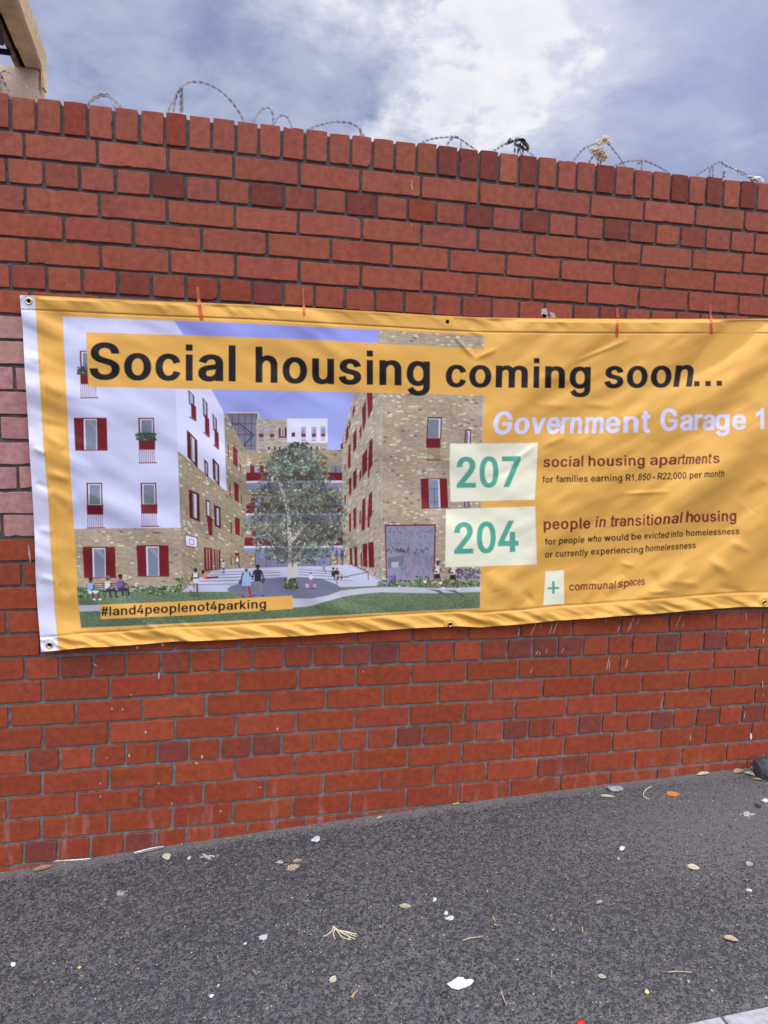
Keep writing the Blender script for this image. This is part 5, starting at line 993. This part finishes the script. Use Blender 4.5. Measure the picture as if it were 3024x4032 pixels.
# feather at the foot of the wall
fp=[ground_pt(x,y)+[0,0,.004] for x,y in ((529,3366),(575,3354),(615,3345),(645,3341))]
fP=smooth_line(fp,6); fE=tag(empty('feather',tuple(fP[0])),'grey and white bird feather against the foot of the wall','feather')
V=[];n=len(fP)
for i,q in enumerate(fP):
    t=i/(n-1); d=fP[min(i+1,n-1)]-fP[max(i-1,0)]; d/=np.linalg.norm(d); nn=np.cross(d,[0,0,1]); wd=.016*math.sin(math.pi*min(1,t*.85+.12))
    for s,lift in ((-1,.001),(-.5,.003),(0,.004),(.4,.003),(.7,.001)): V.append(q+nn*wd*s+[0,0,lift])
mesh_obj('vane',V,[(i*5+j,i*5+j+1,(i+1)*5+j+1,(i+1)*5+j) for i in range(n-1) for j in range(4)],cmat('feather_vane',(.17,.17,.21)),fE,smooth=True)
tv,tf=tube(fP+[0,0,.005],np.linspace(.0022,.0008,n),5); mesh_obj('quill',tv,tf,cmat('feather_quill',(.75,.74,.72)),fE)
def scrap(poly,col,name,label,cat,th=.0012,warpz=.004,group=None,rough=.6):
    P=np.array([ground_pt(x,y) for x,y in poly]); c=P.mean(0); n=len(P); A=Acc()
    rings=[]
    for s in (1.0,.66,.33):
        q=c+(P-c)*s; q[:,2]=[gh(a)+.002+warpz*(.5+.5*math.sin(a*90+b*70)) for a,b in q[:,:2]]; rings.append(q)
    cc=c.copy(); cc[2]=gh(c[0])+.002+warpz*.7
    lowr=rings[0].copy(); lowr[:,2]-=th
    V=np.vstack(rings+[cc[None],lowr])
    Fc=[(r*n+i,r*n+(i+1)%n,(r+1)*n+(i+1)%n,(r+1)*n+i) for r in range(2) for i in range(n)]+[(2*n+i,2*n+(i+1)%n,3*n) for i in range(n)]+[(i,3*n+1+i,3*n+1+(i+1)%n,(i+1)%n) for i in range(n)]
    return tag(A.add(V,Fc).obj(name,cmat(name+'_surface',col,rough,.06),None,smooth=False,origin=c),label,cat,group)
s6=lambda l:[(1512+x/1.0972,3200+y/1.0972) for x,y in l]; s5=lambda l:[(x/1.0972,3200+y/1.0972) for x,y in l]
scrap(s6([(272,748),(288,735),(320,717),(345,722),(349,730),(380,726),(389,736),(375,750),(350,757),(335,762),(320,773),(290,766)]),(.70,.70,.74),'paper_scrap','torn scrap of white paper on the asphalt near the bottom','paper scrap',.0012,.005)
scrap(s6([(1017,155),(1028,149),(1041,151),(1038,162),(1028,167),(1018,164)]),(.56,.55,.68),'plastic_chip','pale lavender plastic chip on the worn asphalt','plastic chip')
scrap(s5([(1117,538),(1132,531),(1155,530),(1153,545),(1140,555),(1120,552)]),(.42,.44,.48),'plastic_chip','grey blue plastic chip left of the straw sprig','plastic chip')
scrap(s5([(45,658),(55,652),(68,655),(66,666),(52,670)]),(.68,.70,.72),'paper_scrap','small crumpled paper bit near the left edge','paper scrap')
scrap(s5([(903,800),(912,790),(926,790),(918,803),(908,808)]),(.68,.69,.71),'paper_scrap','small white paper bit near the bottom, left of centre','paper scrap')
def pebble(px,py,rpx,col,label,cat='pebble',name='pebble',flat=.6,group='small pale pebbles on the pavement',rough=.6,fac=.28):
    p=ground_pt(px,py); r=rpx*px_scale(p); V=[];Fc=[]
    nu,nv=12,8
    ph=rng.uniform(0,6,3); sx_,sy_=rng.uniform(.8,1.25),rng.uniform(.75,1.1)
    for j in range(nv+1):
        th=math.pi*j/nv
        for i in range(nu):
            a=2*math.pi*i/nu; k=1+fac*math.sin(2*a+ph[0])*math.sin(th)+fac*.7*math.sin(3*a+2*th+ph[1])+rng.normal(0,fac*.16)
            X=p[0]+r*k*math.sin(th)*math.cos(a)*sx_; Y=p[1]+r*k*math.sin(th)*math.sin(a)*sy_
            V.append((X,Y,p[2]+r*flat*.85+r*flat*k*math.cos(th)))
    Fc=[(j*nu+i,j*nu+(i+1)%nu,(j+1)*nu+(i+1)%nu,(j+1)*nu+i) for j in range(nv) for i in range(nu)]
    return tag(mesh_obj(name,V,Fc,cmat(name+'_stone',col,rough,.2),None,smooth=(fac<.2),origin=p),label,cat,group)
pebble(1244,3309,16,(.50,.52,.56),'pale grey pebble right of the feather, above the torn leaf',flat=.35)
pebble(745,3382,7,(.5,.5,.49),'tiny white pebble right of the cream leaf')
pebble(1756,3599,7,(.55,.555,.56),'upper of the two white pebbles right of the dull tan leaf'); pebble(1772,3620,11,(.55,.555,.56),'larger white pebble just below its smaller neighbour',flat=.5); pebble(1711,3547,8,(.55,.555,.56),'white pebble above left of the pebble pair')
pebble(2546,3909,7,(.62,.52,.22),'small yellow pebble left of the kerb')
pebble(313,3812,5,(.60,.55,.14),'tiny yellow speck of stone low at the left')
pebble(2423,3112,24,(.30,.30,.32),'flat grey stone by the foot of the wall',flat=.3); pebble(2435,3384,5,(.5,.5,.5),'tiny white pebble below the lavender chip')
pebble(3012,3155,10,(.58,.59,.61),'white chip at the right edge below the rock',flat=.4); pebble(860,3883,5,(.5,.5,.5),'tiny white pebble low in the left half'); pebble(2948,3509,6,(.5,.5,.48),'small white pebble below the greyish folded leaf')
pebble(965,3718,5,(.62,.64,.66),'tiny pale pebble below the grey blue chip')
pebble(2287,4034,13,(.62,.015,.012),'bright red plastic cap at the bottom edge of the view','bottle cap','bottle_cap',.45,None,.35,.03)
scrap([(2970,3168),(2985,3170),(2998,3178),(2990,3184),(2974,3180)],(.03,.03,.035),'rubber_scrap','small black rubber piece below the rock','rubber scrap')
# the rock: two dark angular faces up against the wall
def rock(px,py,r,label):
    p=ground_pt(px,py); V=[]; nu,nv=14,9; r0=rng.uniform(.82,1.12,(nv+1,nu))
    for j in range(nv+1):
        th=math.pi*j/nv
        for i in range(nu):
            a=2*math.pi*i/nu; d=np.array([math.sin(th)*math.cos(a),math.sin(th)*math.sin(a),math.cos(th)])
            k=1.0
            for nrm,off in RK: k=min(k,off/max(1e-3,d@nrm)) if d@nrm>0 else k
            k*=1+.05*(r0[j,i]-1); V.append(p+d*k*r*[1.15,.9,.95]+[0,0,r*.62])
    Fc=[(j*nu+i,j*nu+(i+1)%nu,(j+1)*nu+(i+1)%nu,(j+1)*nu+i) for j in range(nv) for i in range(nu)]
    return tag(mesh_obj('rock',V,Fc,mat_simple('dark_rock',(.062,.066,.082),.7,.4,.5,28,.6,120),None,origin=p),label,'rock')
RK=[]
for q in ((-.7,-.5,.4),(.2,-.9,.3),(-.3,.2,.95),(-.95,.1,-.1),(.6,-.5,.6),(.9,.2,.2),(-.2,-.8,-.4),(.2,.6,.7),(-.4,-.6,.7)):
    q=np.array(q); RK.append((q/np.linalg.norm(q),rng.uniform(.68,.86)))
rock(3024,3060,.066,'dark angular rock against the wall at the right edge')
# chalky smear and bird lime on the asphalt: crusts a millimetre high
def crust(px,py,wx,wy,n,col,label,cat,name):
    A=Acc(); p=ground_pt(px,py)
    for k in range(n):
        c=ground_pt(px+rng.normal(0,wx*.4),py+rng.normal(0,wy*.4)); r=rng.uniform(.002,.006); m_=rng.integers(5,8)
        an=np.sort(rng.uniform(0,6.28,m_)); rr=r*rng.uniform(.5,1.3,m_)
        t=np.stack([c[0]+rr*1.5*np.cos(an),c[1]+rr*np.sin(an),np.full(m_,0.)],1); t[:,2]=[gh(a)+.0022+.0004*k/n for a in t[:,0]]; b_=t-[0,0,.003]
        A.add(np.vstack([t,b_]),[tuple(range(m_))]+[(i,m_+i,m_+(i+1)%m_,(i+1)%m_) for i in range(m_)])
    return tag(A.obj(name,cmat(name+'_crust',col,.9,.1),None,origin=p),label,cat)
crust(2943,3207,26,14,52,(.40,.39,.39),'scuffed white chalky smear on the asphalt near the right edge','stain','chalk_smear')
crust(816,3375,34,12,20,(.42,.40,.37),'dried bird droppings right of the cream leaf','droppings','bird_droppings'); crust(1108,3395,24,7,9,(.42,.40,.37),'dried bird droppings left of the torn brown leaf','droppings','bird_droppings')
crust(474,3519,26,12,14,(.30,.30,.29),'whitish flattened chewing gum below the stick at left','chewing gum','chewing_gum')
bpy.context.view_layer.update()
